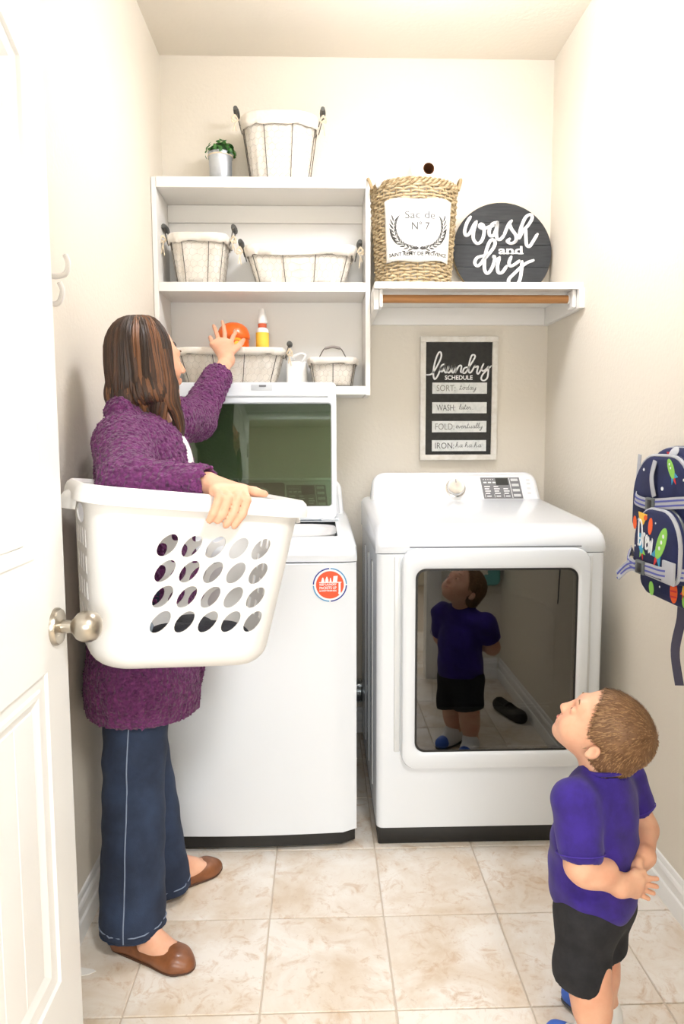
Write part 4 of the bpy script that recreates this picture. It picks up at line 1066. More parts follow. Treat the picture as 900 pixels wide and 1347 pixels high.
def framed():
    x0, x1, z0, z1, y = .408, .724, 1.160, 1.660, 2.948
    t = thing('framed_sign', 'rectangular black laundry schedule sign in a white wooden frame above the dryer', 'sign', ((x0+x1)/2, YB, z0))
    M_FR = mat('whitewashed_frame', '#ece8df', .7, noise=(30, .4, .75), col2='#d9d2c4', coord='pos')
    M_BD = mat('black_board', '#34332f', .75, noise=(60, .4, .7), col2='#2a2926', coord='pos')
    fw = .0225
    for b in ((x0, x1, z1-fw, z1), (x0, x1, z0, z0+fw), (x0, x0+fw, z0+fw, z1-fw), (x1-fw, x1, z0+fw, z1-fw)):
        MB().box(b[0], b[1], y-.004, YB-.001, b[2], b[3], .0015).build('frame_side', M_FR, t, smooth=False)
    MB().box(x0+fw, x1-fw, y+.006, y+.014, z0+fw, z1-fw).build('board', M_BD, t, smooth=False)
    PX = 320.0
    ox, oz = x0+fw, z1-fw                                    # board's upper left corner = photo (559.5,448.5)
    f = lambda px, py: (ox+(px-559.3)/PX*1.005, oz-(py-448.3)/PX*1.0)
    M = FRONT((0, y+.006, 0))
    L = [[(85, 410), (140, 400), (190, 330), (236, 232), (236, 178), (212, 178), (178, 260), (156, 380), (170, 455), (204, 420), (240, 330)],
         [(276, 296), (246, 312), (232, 358), (252, 376), (276, 330), (284, 298)], [(284, 298), (274, 355), (290, 388), (316, 345), (318, 312)],
         [(318, 312), (306, 368), (326, 388), (352, 345), (362, 308)], [(362, 308), (354, 365), (370, 388), (400, 322)], [(400, 322), (394, 388)], [(396, 378), (430, 318), (456, 318), (450, 378), (472, 385)],
         [(524, 328), (486, 342), (472, 386), (500, 388), (540, 325), (596, 232), (592, 202), (562, 212), (536, 305), (536, 380), (562, 380), (602, 308)],
         [(602, 308), (606, 330), (634, 320), (622, 380), (638, 400), (668, 350)], [(692, 294), (670, 348), (690, 370), (728, 342), (746, 318)], [(746, 318), (738, 430), (704, 470), (670, 455), (690, 400), (775, 316)]]
    g = lambda p: f(550+p[0]/8.18, 440+p[1]/8.18)
    stroke_geo(MB(), L, .0062, M, .003, g).build('script_lettering', M_SIGNW, t, smooth=False)
    def wtext(s, pxa, pxb, py0, py1, m, bold, par, dy, z):
        vs, fs = text_geo(s, 1., 0.0, 'LEFT', bold); xa, xb = min(v.x for v in vs), max(v.x for v in vs); ya, yb = min(v.y for v in vs), max(v.y for v in vs)
        A = f(pxa, py1); B = f(pxb, py0)
        return MB().add([M @ Vector((A[0]+(v.x-xa)/(xb-xa)*(B[0]-A[0]), A[1]+(v.y-ya)/(yb-ya)*(B[1]-A[1]), z)) for v in vs], fs).build('lettering', m, par, smooth=False, fix=False)
    wtext('SCHEDULE', 584.2, 620.5, 490.8, 496.6, M_SIGNW, .022, t, 0, .001)
    M_PL = mat('slat_white', '#e6e7e3', .55, noise=(50, .45, .7), col2='#d3d6d2', coord='pos'); M_PR = mat('slat_ink', '#8d8a80', .8); M_PD = mat('slat_ink_dark', '#5d5f5c', .8)
    rows = [('SORT:', 'today', 500.2, 514.6, 573.5, 598.0, 603, 625, M_PR), ('WASH:', 'later...', 525.6, 540.0, 573.5, 598.0, 603, 623, M_PD), ('FOLD:', 'eventually', 550.0, 564.6, 572, 597.0, 599, 634, M_PR), ('IRON:', 'ha ha ha', 575.0, 589.4, 572, 597.0, 599, 633, M_PD)]
    for a, b, p0, p1, xa, xb, xc, xd, m in rows:
        A = f(568.0, p1); B = f(639.3, p0)
        sl = MB().box(A[0], B[0], A[1], B[1], 0, .0055, .0006, M=M).build('message_slat', M_PL, t, smooth=False)
        wtext(a, xa, xb, p0+3.2, p1-3.4, m, -.008 if False else 0, sl, 0, .0060)
        C_ = f(xc, p1-5.2); D_ = f(xd, p1-5.2)
        script_line(MB(), b, C_[0], D_[0], C_[1], .0105, .0016, M @ Matrix.Translation((0, 0, .0057))).build('script_text', M_PD, sl, smooth=False)
framed()
# ================================================================= LAUNDRY BASKET
PHI, TAU = math.radians(25), math.radians(6.5)
BA = Vector((math.cos(PHI)*math.cos(TAU), math.sin(PHI)*math.cos(TAU), -math.sin(TAU)))
BC = Vector((math.cos(PHI)*math.sin(TAU), math.sin(PHI)*math.sin(TAU), math.cos(TAU)))
BB = BC.cross(BA)
BO = Vector((-.322, 1.530, .777))                      # centre of the basket's bottom
def B(p, q, h): return BO+BA*p+BB*q+BC*h
M_BSK = mat('white_basket_plastic', '#eceae6', .38, sss=0)
BH = .365
def laundry_basket():
    t = thing('laundry_basket', 'white plastic laundry basket with oval holes carried by the woman', 'basket', BO)
    def ring_(w_, d_, r, h):
        o = rrect(-w_/2, w_/2, -d_/2, d_/2, r, 9); return [B(x, y, h) for x, y in o]
    def dims(h, e=0):
        u = max(h, 0)/BH; return (.366+.078*u+e*2, .250+.050*u+e*2, .078-.01*u+e)
    prof = []
    for k in range(7):
        a = PI/2*k/6; prof.append((.002+.045*(1-math.cos(a)), -.045*(1-math.sin(a))))
    rows = []
    for h, e in prof: w_, d_, r = dims(h, e); rows.append(ring_(w_, d_, max(r, .02), h))
    for h in (.09, .16, .25, .335): rows.append(ring_(*dims(h), h))
    # rolled rim
    for h, e in ((.342, .003), (.340, .014), (.331, .018), (.331, .0212), (.345, .021), (.358, .017), (.365, .009), (.365, .004), (.358, -.003)): w_, d_, r = dims(.34, e); rows.append(ring_(w_, d_, r, h))
    for h in (.33, .25, .16, .09): rows.append(ring_(*dims(h, -.003), h))
    for h, e in prof[::-1]: w_, d_, r = dims(h, e-.003); rows.append(ring_(w_, d_, max(r, .02), h+.003))
    mb = MB().grid(rows, closed=True); n = len(rows[0])
    mb.f += [tuple(range(n)), tuple((len(rows)-1)*n+i for i in range(n))]
    body = mb.build('basket_body', M_BSK, t, angle=40)
    # cutters: lens holes on the long sides, slots and grip holes on the ends
    c = MB()
    for sg in (-1, 1):
        for r in range(4):
            for q in range(5):
                x = .029+(q-2)*.048-.0005*r; h = .107+.051*r; o = []
                for k in range(20):
                    a = 2*PI*k/20; u, v = .0258*math.cos(a), .0150*math.sin(a); an = math.radians(52); o.append((x*1+u*math.cos(an)-v*math.sin(an), h+u*math.sin(an)+v*math.cos(an)))
                M = frame(B(0, -.13*1 if sg < 0 else .13, 0), BA, BC)
                c.prism(o, -.06, .06, M)
        for r in range(4):
            for q in range(5):
                y = (q-2)*.036; h = .085+.0515*r
                o = [(y-.006, h), (y+.006, h+.002), (y+.009, h+.036), (y-.003, h+.034)]
                c.prism(o, -.07, .07, frame(B(sg*.19, 0, 0), BB, BC))
        c.prism([(x*.055, .302+y*.020) for x, y in [(math.cos(2*PI*k/24), math.sin(2*PI*k/24)) for k in range(24)]], -.05, .05, frame(B(sg*.20, 0, 0), BB, BC))
    co = c.build('cutter', None, None, smooth=False)
    bo = body.modifiers.new('holes', 'BOOLEAN'); bo.object = co; bo.operation = 'DIFFERENCE'; bo.solver = 'EXACT'
    dg = bpy.context.evaluated_depsgraph_get(); dg.update()
    me = bpy.data.meshes.new_from_object(body.evaluated_get(dg)); body.modifiers.clear(); old = body.data; body.data = me; me.name = 'basket_body'
    if not me.materials: me.materials.append(M_BSK)
    bpy.data.objects.remove(co); me.polygons.foreach_set('use_smooth', [True]*len(me.polygons)); me.set_sharp_from_angle(angle=math.radians(38))
    for sg in (-1, 1):                                  # flared grips
        rows = []
        for k in range(9):
            v = -.06+.12*k/8; b = 1-(v/.06)**2
            rows.append([B(sg*(.232+e*b), v, h) for e, h in ((-.004, .352), (.016, .340), (.030, .318), (.031, .312), (.014, .332), (.0, .344))])
        MB().grid(rows).build('grip_flare', M_BSK, t, solid=.002)
    # contents
    rd = random.Random(9)
    for nm, lab, col, c0, rr, hh in (('dark_shirt', 'crumpled black shirt lying in the right of the laundry basket', '#26262b', (.04, -.02), (.115, .085), .075), ('grey_towel', 'crumpled blue-grey towel lying in the left of the laundry basket', '#7d8791', (-.108, .0), (.050, .085), .085)):
        S = SDF((-.75, 1.2, .6), (.2, 1.95, 1.2), .006)
        for k in range(9):
            p = c0[0]+rd.uniform(-.6, .6)*rr[0]; q = c0[1]+rd.uniform(-.6, .6)*rr[1]
            S.ell(B(p, q, .035+rd.uniform(0, hh*.5)), (rd.uniform(.04, .06)*(1 if rr[0] > .1 else .8), rd.uniform(.03, .05), rd.uniform(.022, .034)), .018, [BA, BB, BC])
        t2 = S.build(nm, mat(nm, col, .9, bump=('noise', 120, .5, .004), coord='pos'), None); tag(t2, lab, 'laundry')
laundry_basket()

# ================================================================= FIGURES: shared pieces
def skin_mat(name, a, b):
    return mat(name, a, .48, noise=(16, .35, .75), col2=b, sss=.12, spec=.35, coord='pos')
M_SKIN = skin_mat('skin', '#e6b496', '#dc9f80')
M_SKINB = skin_mat('skin_child', '#e9b799', '#dd9c7e')
M_EYEW = mat('eye_white', '#f0ece8', .2); M_IRIS = mat('iris', '#4a3526', .2); M_LIP = mat('lips', '#c4786c', .5); M_BROW = mat('brow_hair', '#8a6648', .9)
class Pose:
    """local frame: f forward, l left, u up, s scale"""
    def __init__(s, o, f, u, sc=1.):
        s.o = Vector(o); s.u = Vector(u).normalized(); f = Vector(f); s.f = (f-s.u*f.dot(s.u)).normalized(); s.l = s.u.cross(s.f); s.s = sc
    def __call__(s, f, l, u): return s.o+(s.f*f+s.l*l+s.u*u)*s.s
    @property
    def R(s): return [list(s.f), list(s.l), list(s.u)]
def head(S, H, child=False):
    R = H.R; k = H.s
    e = lambda c, r, kk=.015, mode='u': S.ell(H(*c), [q*k for q in r], kk*k, R, mode)
    c = lambda a, b, ra, rb=None, kk=.012, mode='u': S.cap(H(*a), H(*b), ra*k, (ra if rb is None else rb)*k, kk*k, mode)
    if child:
        e((-.014, 0, .030), (.104, .083, .088)); e((.040, 0, -.028), (.060, .066, .072), .03)
        for sg in (-1, 1): e((.058, sg*.036, -.040), (.030, .028, .030), .02)
        e((.068, 0, -.082), (.022, .026, .018), .02)
        c((.084, -.030, .022), (.084, .030, .022), .012, None, .02)
        c((.095, 0, .000), (.106, 0, -.026), .0085, .0105, .012); 
        for sg in (-1, 1): e((.099, sg*.010, -.030), (.009, .008, .007), .006)
        for sg in (-1, 1): e((.103, sg*.032, -.002), (.016, .017, .012), .010, 's')
        c((.092, -.016, -.052), (.092, .016, -.052), .0062, None, .006); c((.090, -.013, -.063), (.090, .013, -.063), .0068, None, .006)
        for sg in (-1, 1): e((.083, sg*.031, -.002), (.0135, .0155, .012), .004)
    else:
        e((-.012, 0, .034), (.098, .076, .086)); e((.034, 0, -.028), (.060, .060, .084), .03)
        for sg in (-1, 1): c((.0, sg*.050, -.055), (.060, sg*.014, -.094), .018, .018, .02); e((.062, sg*.037, -.030), (.026, .024, .028), .02)
        e((.072, 0, -.094), (.020, .022, .018), .02)
        c((.083, -.030, .020), (.083, .030, .020), .012, None, .02)
        c((.092, 0, .008), (.112, 0, -.030), .0080, .0100, .012)
        for sg in (-1, 1): e((.101, sg*.010, -.034), (.009, .008, .007), .006)
        for sg in (-1, 1): e((.101, sg*.031, .0), (.016, .016, .012), .010, 's')
        c((.094, -.018, -.058), (.094, .018, -.058), .0058, None, .006); c((.092, -.015, -.068), (.092, .015, -.068), .0065, None, .006)
        for sg in (-1, 1): e((.080, sg*.031, 0), (.0135, .015, .012), .004)
    w_ = .083 if child else .076
    for sg in (-1, 1):                                           # ears
        q = -.026 if child else -.012; m = .72 if child else 1.
        e((-.008, sg*(w_+.001), q), (.020*m, .010, .029*m), .004); e((-.003, sg*(w_+.010), q+.002), (.011*m, .007, .018*m), .004, 's')
        e((-.002, sg*(w_-.001), q-.022*m), (.010*m, .008, .010*m), .004)
def face_parts(H, root, child=False):
    y = -.002 if child else 0; k = H.s
    for sg in (-1, 1):
        c = H(.0885 if child else .0865, sg*.031, y)
        m = Matrix(((*(H.f*k), 0), (*(H.l*k), 0), (*(H.u*k), 0), (0, 0, 0, 1))).transposed(); m.translation = c
        e = MB().lathe([(.0001, -.0080), (.006, -.0055), (.0085, 0), (.006, .0055), (.0001, .0080)], 16, m @ Matrix.Rotation(PI/2, 4, 'Y')).build('eye', M_EYEW, root)
        MB().lathe([(.0001, .0084), (.0025, .0082), (.0042, .0072)], 14, m @ Matrix.Rotation(PI/2, 4, 'Y')).build('iris', M_IRIS, e)
        br = [H(.0965-abs(q-.031)*.25, sg*q, .024+.004*math.sin((q-.012)/.04*PI)) for q in (.014, .022, .031, .040, .048)]
        MB().tube(cr(br), [k*v for v in (.0016, .002, .0024, .0026, .0026, .0026, .0026, .0026, .0026, .0026, .0026, .0026, .0024, .0024, .0022, .002, .002, .0018, .0016, .0014, .0012, .001, .001, .0008, .0006)], 6).build('eyebrow', M_BROW, root)
    zl = (-.0575 if child else -.063); xf = (.0985 if child else .100)
    MB().tube(cr([H(xf-.006, -.019, zl+.001), H(xf-.0005, -.009, zl+.0012), H(xf+.0008, 0, zl), H(xf-.0005, .009, zl+.0012), H(xf-.006, .019, zl+.001)]), .0028*k, 8).build('lips', M_LIP, root)
def hand(S, wrist, rw, mcps, fingers, thumb, rf=.0080, palm=.0125, k=.010):
    for m in mcps: S.cap(wrist, m, rw*.80, palm*.92, k*1.3)
    for i in range(len(mcps)-1): S.cap(mcps[i], mcps[i+1], palm*.9, palm*.9, k)
    for f in fingers:
        n = len(f); S.chain(f, [rf*(1.08-.10*i) for i in range(n)], .003)
    S.chain(thumb, [rf*1.55, rf*1.25, rf*1.1, rf*.85][:len(thumb)], .006)
def bobble(S, amp, wl):
    """nubbly knit: lumps added to the distance field"""
    g = S.grid(); x, y, z = [a*(2*PI/wl) for a in g]
    wx = .9*np.sin(y*.37+z*.23); wy = .9*np.sin(z*.31+x*.41+1); wz = .9*np.sin(x*.29+y*.43+2)
    n = np.sin(x+wx+wy*.5)*np.sin(y+wy+wz*.5)+np.sin(y*.9+z*1.1+wz+1.3)*np.sin(z+wz+wx*.5)+.6*np.sin(1.7*x+1.9*z)*np.sin(1.8*y-1.5*z+wx)
    S.d += (amp*n*.5).astype(np.float32)

# ================================================================= WOMAN
def woman():
    root = thing('person', 'woman in a purple nubbly cardigan and jeans, reaching up to the shelf', 'person', (-.44, 1.85, 0))
    S = SDF((-.615, 1.30, -.01), (-.02, 2.84, 1.74), .0040)
    V = Vector
    Hd = Pose((-.442, 1.885, 1.446), (.83, .56, .10), (-.05, -.06, 1), .84)
    shR, shL = V((-.472, 1.735, 1.236)), V((-.425, 2.05, 1.300))
    elR, wrR = V((-.405, 1.535, 1.135)), B(.020, -.075, .380)
    elL, wrL = V((-.405, 2.35, 1.310)), V((-.330, 2.60, 1.528))
    hipR, hipL = V((-.455, 1.785, .84)), V((-.450, 1.945, .84))
    knR, knL = V((-.463, 1.715, .47)), V((-.492, 1.915, .46))
    anR, anL = V((-.470, 1.668, .095)), V((-.440, 1.882, .085))
    # trunk
    S.ell((-.447, 1.875, 1.18), (.090, .150, .135), .03); S.ell((-.445, 1.87, 1.02), (.085, .125, .17), .04); S.ell((-.450, 1.868, .86), (.105, .155, .13), .04)
    S.cap(shR, shL, .042, .042, .03); S.cap((-.44, 1.885, 1.28), Hd(-.022, 0, -.06), .055, .048, .02)
    head(S, Hd)
    for sh, el, wr in ((shR, elR, wrR), (shL, elL, wrL)): S.chain([sh, el, wr], [.045, .034, .024], .015)
    for h_, kn, an in ((hipR, knR, anR), (hipL, knL, anL)): S.chain([h_, kn, an], [.075, .050, .034], .02)
    # feet
    feet = []
    for an, heel, toe in ((anR, V((-.520, 1.694, 0)), V((-.306, 1.584, 0))), (anL, V((-.478, 1.866, 0)), V((-.298, 2.003, 0)))):
        d = (toe-heel).normalized(); L = (toe-heel).length; sd = V((-d.y, d.x, 0))
        h0 = heel+d*.030; feet.append((an, h0, d, L, sd))
        S.cap(an, h0+V((0, 0, .034)), .032, .028, .015); S.cap(an+d*.01, h0+d*.105+V((0, 0, .036)), .030, .026, .02)
        for q in (-1, 1): S.cap(h0+d*.08+sd*q*.010+V((0, 0, .034)), h0+d*(L-.075)+sd*q*.014+V((0, 0, .022)), .024, .016, .012)
    # right hand folded over the near rim, thumb along it
    P = [.0680, .0490, .0300, .0115]; mc = [B(p, -.160-.002*(i % 2), .377-.001*i) for i, p in enumerate(P)]
    fg = [[mc[i], B(P[i]-.003, -.197, .362), B(P[i]-.010-.001*i, -.2000, .334-.001*i), B(P[i]-.024+.002*i, -.196, .314-(.005 if i in (0, 1) else -.003))] for i in range(4)]
    hand(S, wrR, .025, mc, fg, [B(.040, -.095, .386), B(.076, -.128, .379), B(.098, -.140, .377), B(.120, -.146, .374)], .0090, .0125)
    # left hand closing round the tub
    mc = [V((-.327, 2.680, 1.594)), V((-.347, 2.688, 1.602)), V((-.368, 2.686, 1.602)), V((-.387, 2.676, 1.592))]
    fg = [[mc[0], V((-.322, 2.727, 1.626)), V((-.318, 2.762, 1.644)), V((-.322, 2.786, 1.656))],
          [mc[1], V((-.352, 2.728, 1.640)), V((-.360, 2.760, 1.670)), V((-.368, 2.782, 1.690))],
          [mc[2], V((-.381, 2.724, 1.636)), V((-.392, 2.752, 1.660)), V((-.400, 2.776, 1.674))],
          [mc[3], V((-.400, 2.706, 1.612)), V((-.407, 2.732, 1.624)), V((-.408, 2.752, 1.628))]]
    hand(S, wrL, .028, mc, fg, [V((-.318, 2.632, 1.556)), V((-.300, 2.674, 1.582)), V((-.290, 2.712, 1.602)), V((-.284, 2.745, 1.618))], .0085, .0140)
    S.build('body', M_SKIN, root)
    face_parts(Hd, root)
    # nails of the gripping hand
    # shirt ------------------------------------------------------------
    S = SDF((-.60, 1.66, .72), (-.25, 2.10, 1.36), .006)
    S.ell((-.440, 1.880, 1.17), (.108, .158, .138), .03); S.ell((-.440, 1.875, 1.02), (.100, .140, .17), .04); S.ell((-.448, 1.868, .86), (.115, .165, .12), .04)
    S.cap(shR, shL, .048, .048, .03); S.cap(Hd(.03, 0, -.08), Hd(-.02, 0, -.20), .058, .075, .01, 's')
    S.build('shirt', mat('white_shirt', '#f0eeea', .85, bump=('noise', 60, .2, .004), coord='pos'), root)
    # jeans ------------------------------------------------------------
    S = SDF((-.61, 1.55, .02), (-.30, 2.09, 1.0), .005)
    S.ell((-.450, 1.868, .86), (.118, .168, .13), .03)
    for h_, kn, an, r0, r1, r2 in ((hipR, knR, anR, .098, .073, .080), (hipL, knL, anL, .095, .062, .074)):
        S.chain([h_, kn, an-V((0, 0, .06))], [r0, r1, r2], .02)
    g = S.grid(); S.d += (.0022*np.sin(55*g[2]+18*g[0]+9*g[1])*np.sin(31*g[1]+23*g[2])).astype(np.float32)
    g = S.grid(); S.d = np.maximum(S.d, (np.where(g[1] < 1.775, .060, .024)-g[2]).astype(np.float32)+0*g[0])
    for an in (anR, anL): S.cap(an-V((0, 0, .10)), an+V((0, 0, .02)), .064, .050, .004, 's')
    M_J = mat('denim', '#192439', .85, noise=(9, .35, .72), col2='#2b3a55', bump=('noise', 420, .35, .0015), coord='pos')
    jn = S.build('jeans', M_J, root)
    M_ST = mat('denim_stitching', '#7f8ba0', .9)
    # side seam and hem stitching follow the cloth surface
    def surf(S, a, d, far=.16):
        """first cloth point met when coming in towards a against d"""
        a = V(a); d = V(d).normalized(); t = far
        while t > 0:
            p = a+d*t; i = np.round((np.array(p)-S.lo)/S.h).astype(int)
            if (i >= 0).all() and (i < S.n).all() and S.d[tuple(i)] < .001: return p
            t -= .0015
        return a
    sm = MB(); pts = []
    for k in range(15):
        u = k/14; z = .066+(.62-.066)*u; c = anR.lerp(knR, max(-.1, min(1, (z-.095)/.375))) if z < .47 else knR.lerp(hipR, (z-.47)/.37)
        pts.append(surf(S, (c.x, c.y, z), (.0+.04*u, -1, 0))+V((0, -.0014, 0)))
    sm.tube(cr(pts, 4), .0016, 6); sm.build('side_seam', M_ST, jn)
    for an, zh in ((anR, .0795), (anL, .0435)):
        ring_ = [surf(S, (an.x, an.y, zh), (math.cos(a), math.sin(a), 0), .11) for a in [2*PI*i/40 for i in range(40)]]
        MB().tube([p for p in ring_], .0016, 5, True).build('hem_stitching', M_ST, jn)
        MB().tube([p-V((0, 0, .017))+(V((an.x, an.y, p.z))-p)*.03 for p in ring_], .0036, 6, True).build('hem_roll', M_J, jn)
    # shoes ------------------------------------------------------------
    M_SH = mat('tan_leather', '#8a5430', .38, noise=(30, .35, .7), col2='#6f4023', coord='pos', coat=.15); M_SOLE = mat('dark_sole', '#4a2d1a', .6)
    for an, h0, d, L, sd in feet:
        lo = V((min(h0.x, (h0+d*L).x)-.06, min(h0.y, (h0+d*L).y)-.06, -.012)); hi = V((max(h0.x, (h0+d*L).x)+.06, max(h0.y, (h0+d*L).y)+.06, .13))
        S = SDF(lo, hi, .0035)
        S.cap(h0+V((0, 0, .040)), h0+V((0, 0, .016)), .033, .034, .01)
        for q in (-1, 1): S.cap(h0+sd*q*.006+V((0, 0, .020)), h0+d*(L-.078)+sd*q*.012+V((0, 0, .014)), .028, .026, .012)
        S.ell(h0+d*(L-.088)+V((0, 0, .010)), (.058, .037, .030), .012, [d, sd, V((0, 0, 1))])
        S.cap(h0+d*.02+V((0, 0, .082)), h0+d*.128+V((0, 0, .076)), .036, .033, .010, 's')     # throat
        S.cap(h0+V((0, 0, .055)), h0+d*.11+V((0, 0, .050)), .0235, .020, .004, 's')
        S.half((0, 0, .004), (0, 0, -1))
        sh = S.build('shoe', M_SH, root)
        S = SDF(lo, hi, .0035)
        for q in (-1, 1): S.cap(h0+sd*q*.006+V((0, 0, .012)), h0+d*(L-.078)+sd*q*.012+V((0, 0, .010)), .030, .028, .012)
        S.ell(h0+d*(L-.088)+V((0, 0, .010)), (.060, .039, .030), .012, [d, sd, V((0, 0, 1))])
        S.half((0, 0, .001), (0, 0, -1)); S.half((0, 0, .0075), (0, 0, 1)); S.build('sole', M_SOLE, sh)
    # cardigan ------------------------------------------------------------
    S = SDF((-.612, 1.40, .50), (-.12, 2.72, 1.60), .0040)
    S.ell((-.450, 1.880, 1.17), (.125, .176, .145), .03); S.ell((-.455, 1.872, 1.00), (.132, .165, .19), .05); S.ell((-.460, 1.868, .82), (.142, .185, .20), .05); S.ell((-.462, 1.845, .62), (.146, .215, .22), .05)
    S.cap(shR+V((.004, .03, .0)), shL+V((0, -.03, -.005)), .064, .066, .03)
    S.cap((-.492, 1.80, 1.315), (-.470, 1.985, 1.335), .038, .036, .025)                              # collar at the nape
    cR = elR.lerp(wrR, .90); cL = elL.lerp(wrL, .62)
    S.chain([shR, elR+V((-.0, 0, .01)), cR], [.070, .062, .046], .03); S.chain([shL, elL, cL], [.070, .064, .050], .03)
    dR = (wrR-elR).normalized(); dL = (wrL-elL).normalized()
    S.cap(cR+dR*.020, cR+dR*.09, .035, .045, .006, 's'); S.half(cL+dL*.035, dL) if False else S.cap(cL+dL*.028, cL+dL*.10, .038, .060, .006, 's')
    S.cap(cL+dL*.012-dL*.02, cL+dL*.02, .050, .051, .006); S.cap(cL+dL*.028, cL+dL*.10, .039, .060, .006, 's')   # turned cuff
    S.cap((-.300, 1.925, 1.36), (-.290, 1.890, 1.12), .075, .085, .01, 's'); S.cap((-.290, 1.900, 1.12), (-.300, 1.900, .45), .075, .055, .01, 's')   # open front
    S.cap(Hd(.01, 0, -.09), Hd(.02, 0, -.18), .060, .070, .01, 's')
    S.ell((-.440, 1.872, .60), (.105, .150, .25), .01, None, 's'); S.ell((-.440, 1.875, 1.0), (.105, .145, .32), .01, None, 's')
    S.ell((-.372, 1.962, .74), (.052, .040, .19), .03)                     # left front panel hanging forward
    S.half((-.46, 1.86, .548), (-.05, -.10, -1))
    bobble(S, .0062, .0170)
    M_CA = mat('cardigan_boucle', '#74316a', .95, noise=(70, .35, .7), col2='#54204d', bump=('vor', 105, 1., .008), coord='pos', sheen=.12)
    S.build('cardigan', M_CA, root)
    # hair ------------------------------------------------------------
    M_H1 = mat('hair_dark', '#3a281c', .50, noise=(60, .35, .7), col2='#2a1c13', coord='pos', stretch=(3, 3, .35)); M_H2 = mat('hair_brown', '#513522', .50, noise=(60, .35, .7), col2='#3a2517', coord='pos', stretch=(3, 3, .35)); M_H3 = mat('hair_caramel', '#7f5433', .50, noise=(60, .35, .7), col2='#6b4327', coord='pos', stretch=(3, 3, .35))
    S = SDF((-.61, 1.72, 1.22), (-.30, 2.05, 1.60), .0045)
    R = Hd.R
    S.ell(Hd(-.022, 0, .040), (.082, .070, .074), .02, R); S.ell(Hd(-.050, 0, -.055), (.056, .064, .074), .04, R)
    S.cap(Hd(.135, 0, .03), Hd(.125, 0, -.2), .080, .095, .01, 's')
    base = S.build('hair', M_H1, root)
    rd = random.Random(21); groups = {0: MB(), 1: MB(), 2: MB()}
    for k in range(560):
        th = rd.uniform(-PI, PI)
        if abs(th) < .80: continue
        layer = rd.uniform(0, 1); rr = 1.0+.035*layer
        side = 1 if th < 0 else -1                                   # th<0: right side of the head (towards the viewer)
        fr = max(0, 1-abs(abs(th)-1.0)/.75)                           # front locks hang longer
        bot = -.150-.085*fr*(1 if th < 0 else .6)+rd.uniform(-.018, .012)-(.03 if rd.random() < .15 else 0)
        cl = int((th+PI)/(2*PI)*30); ck = random.Random(cl*7+3); curl = ck.uniform(.008, .034)+rd.uniform(-.004, .004); ph = ck.uniform(0, 6.28)+rd.uniform(-.35, .35); p0 = (rd.uniform(-.012, .03)-.0, rd.uniform(-.012, .012)+.012)
        pts = []
        n = 15
        for i in range(n):
            t = i/(n-1)
            if t < .48:
                a = t/.48*PI/2; x = p0[0]*(1-math.sin(a))-.020+math.cos(th)*.097*math.sin(a)*rr; y = p0[1]*(1-math.sin(a))+math.sin(th)*.087*math.sin(a)*rr; z = .030+.101*math.cos(a)*rr
            else:
                q = (t-.48)/.52; z = .030+(bot-.030)*q; tap = 1+.05*math.sin(q*PI)-.42*(max(0, q-.60)/.40)**1.3*(curl/.02)*.8
                wv_ = .0075*q*math.sin(q*5.5+ph)
                x = -.020+math.cos(th)*(.097*rr*tap+wv_)+.012*q*fr; y = math.sin(th)*(.087*rr*tap+wv_)
                th2 = th+(.30*q*q*math.sin(ph)+.10*math.sin(q*6+ph)*q)
                x = -.020+math.cos(th2)*(.097*rr*tap+wv_)+.022*q*q*fr; y = math.sin(th2)*(.087*rr*tap+wv_)
            pts.append(Hd(x, y, z))
        rs = [.0028+.0052*math.sin(min(1, i/(n-1)*1.25+.12)*PI*.5)*(1 if i < n-4 else (n-1-i)/4+.12) for i in range(n)]
        c = .6*ck.random()+.4*rd.random(); g_ = 0 if c < .47 else (1 if c < .70 else 2)
        if g_ == 2 and abs(th) > 2.3: g_ = 1
        groups[g_].tube(pts, rs, 6, cap=True)
    # the large front curl falling forward over the shoulder
    for k in range(46):
        o = rd.uniform(-1, 1); o2 = rd.uniform(-1, 1)
        q = [Hd(.022+.010*o, -.088-.006*o2, .03), Hd(.030+.014*o, -.094-.006*o2, -.06), Hd(.030+.018*o, -.090-.008*o2, -.125), Hd(.046+.014*o, -.082-.010*o2, -.165), Hd(.058+.012*o, -.066-.010*o2, -.205-.012*o2), Hd(.054+.012*o, -.050-.006*o2, -.235-.016*o)]
        groups[(0, 1, 1, 2)[k % 4]].tube(cr(q, 4), [.003+.0032*math.sin(PI*min(.96, i/20+.12)) for i in range(21)], 6)
    # rolled-in curls along the lower edge
    for th0, z0_, sz in ((-1.15, -.085, .024), (-1.55, -.100, .026), (-2.0, -.105, .024), (-2.5, -.108, .022), (-3.0, -.108, .022), (2.7, -.105, .022)):
        for k in range(34):
            o = rd.uniform(-1, 1); o2 = rd.uniform(-1, 1); th = th0+.20*o+.05*o2; zj = rd.uniform(-.012, .008); q = []
            for i in range(12):
                a = -.9+i/11*4.6; R_ = .092+.020*math.sin(PI*min(1, (i+1)/10))+.004*o2-sz*.30*(1-math.cos(max(a, 0))); z = zj+z0_+.026-sz*1.25*math.sin(min(a, 3.9))*(1 if a > 0 else 1.6)-.012*i/11+.004*o
                t2 = th+.30*(i/11)**1.5; q.append(Hd(-.020+math.cos(t2)*R_, math.sin(t2)*R_*.90, z))
            groups[(0, 1, 1, 2, 0)[k % 5]].tube(cr(q, 2), [.0022+.0034*math.sin(PI*min(.95, i/22+.1)) for i in range(23)], 6)
    for k, m, nm in ((0, M_H1, 'hair_strands'), (1, M_H2, 'hair_strands'), (2, M_H3, 'hair_highlights')):
        groups[k].build(nm, m, base, fix=False, kind='stuff', label='caramel highlights' if k == 2 else None)
woman()
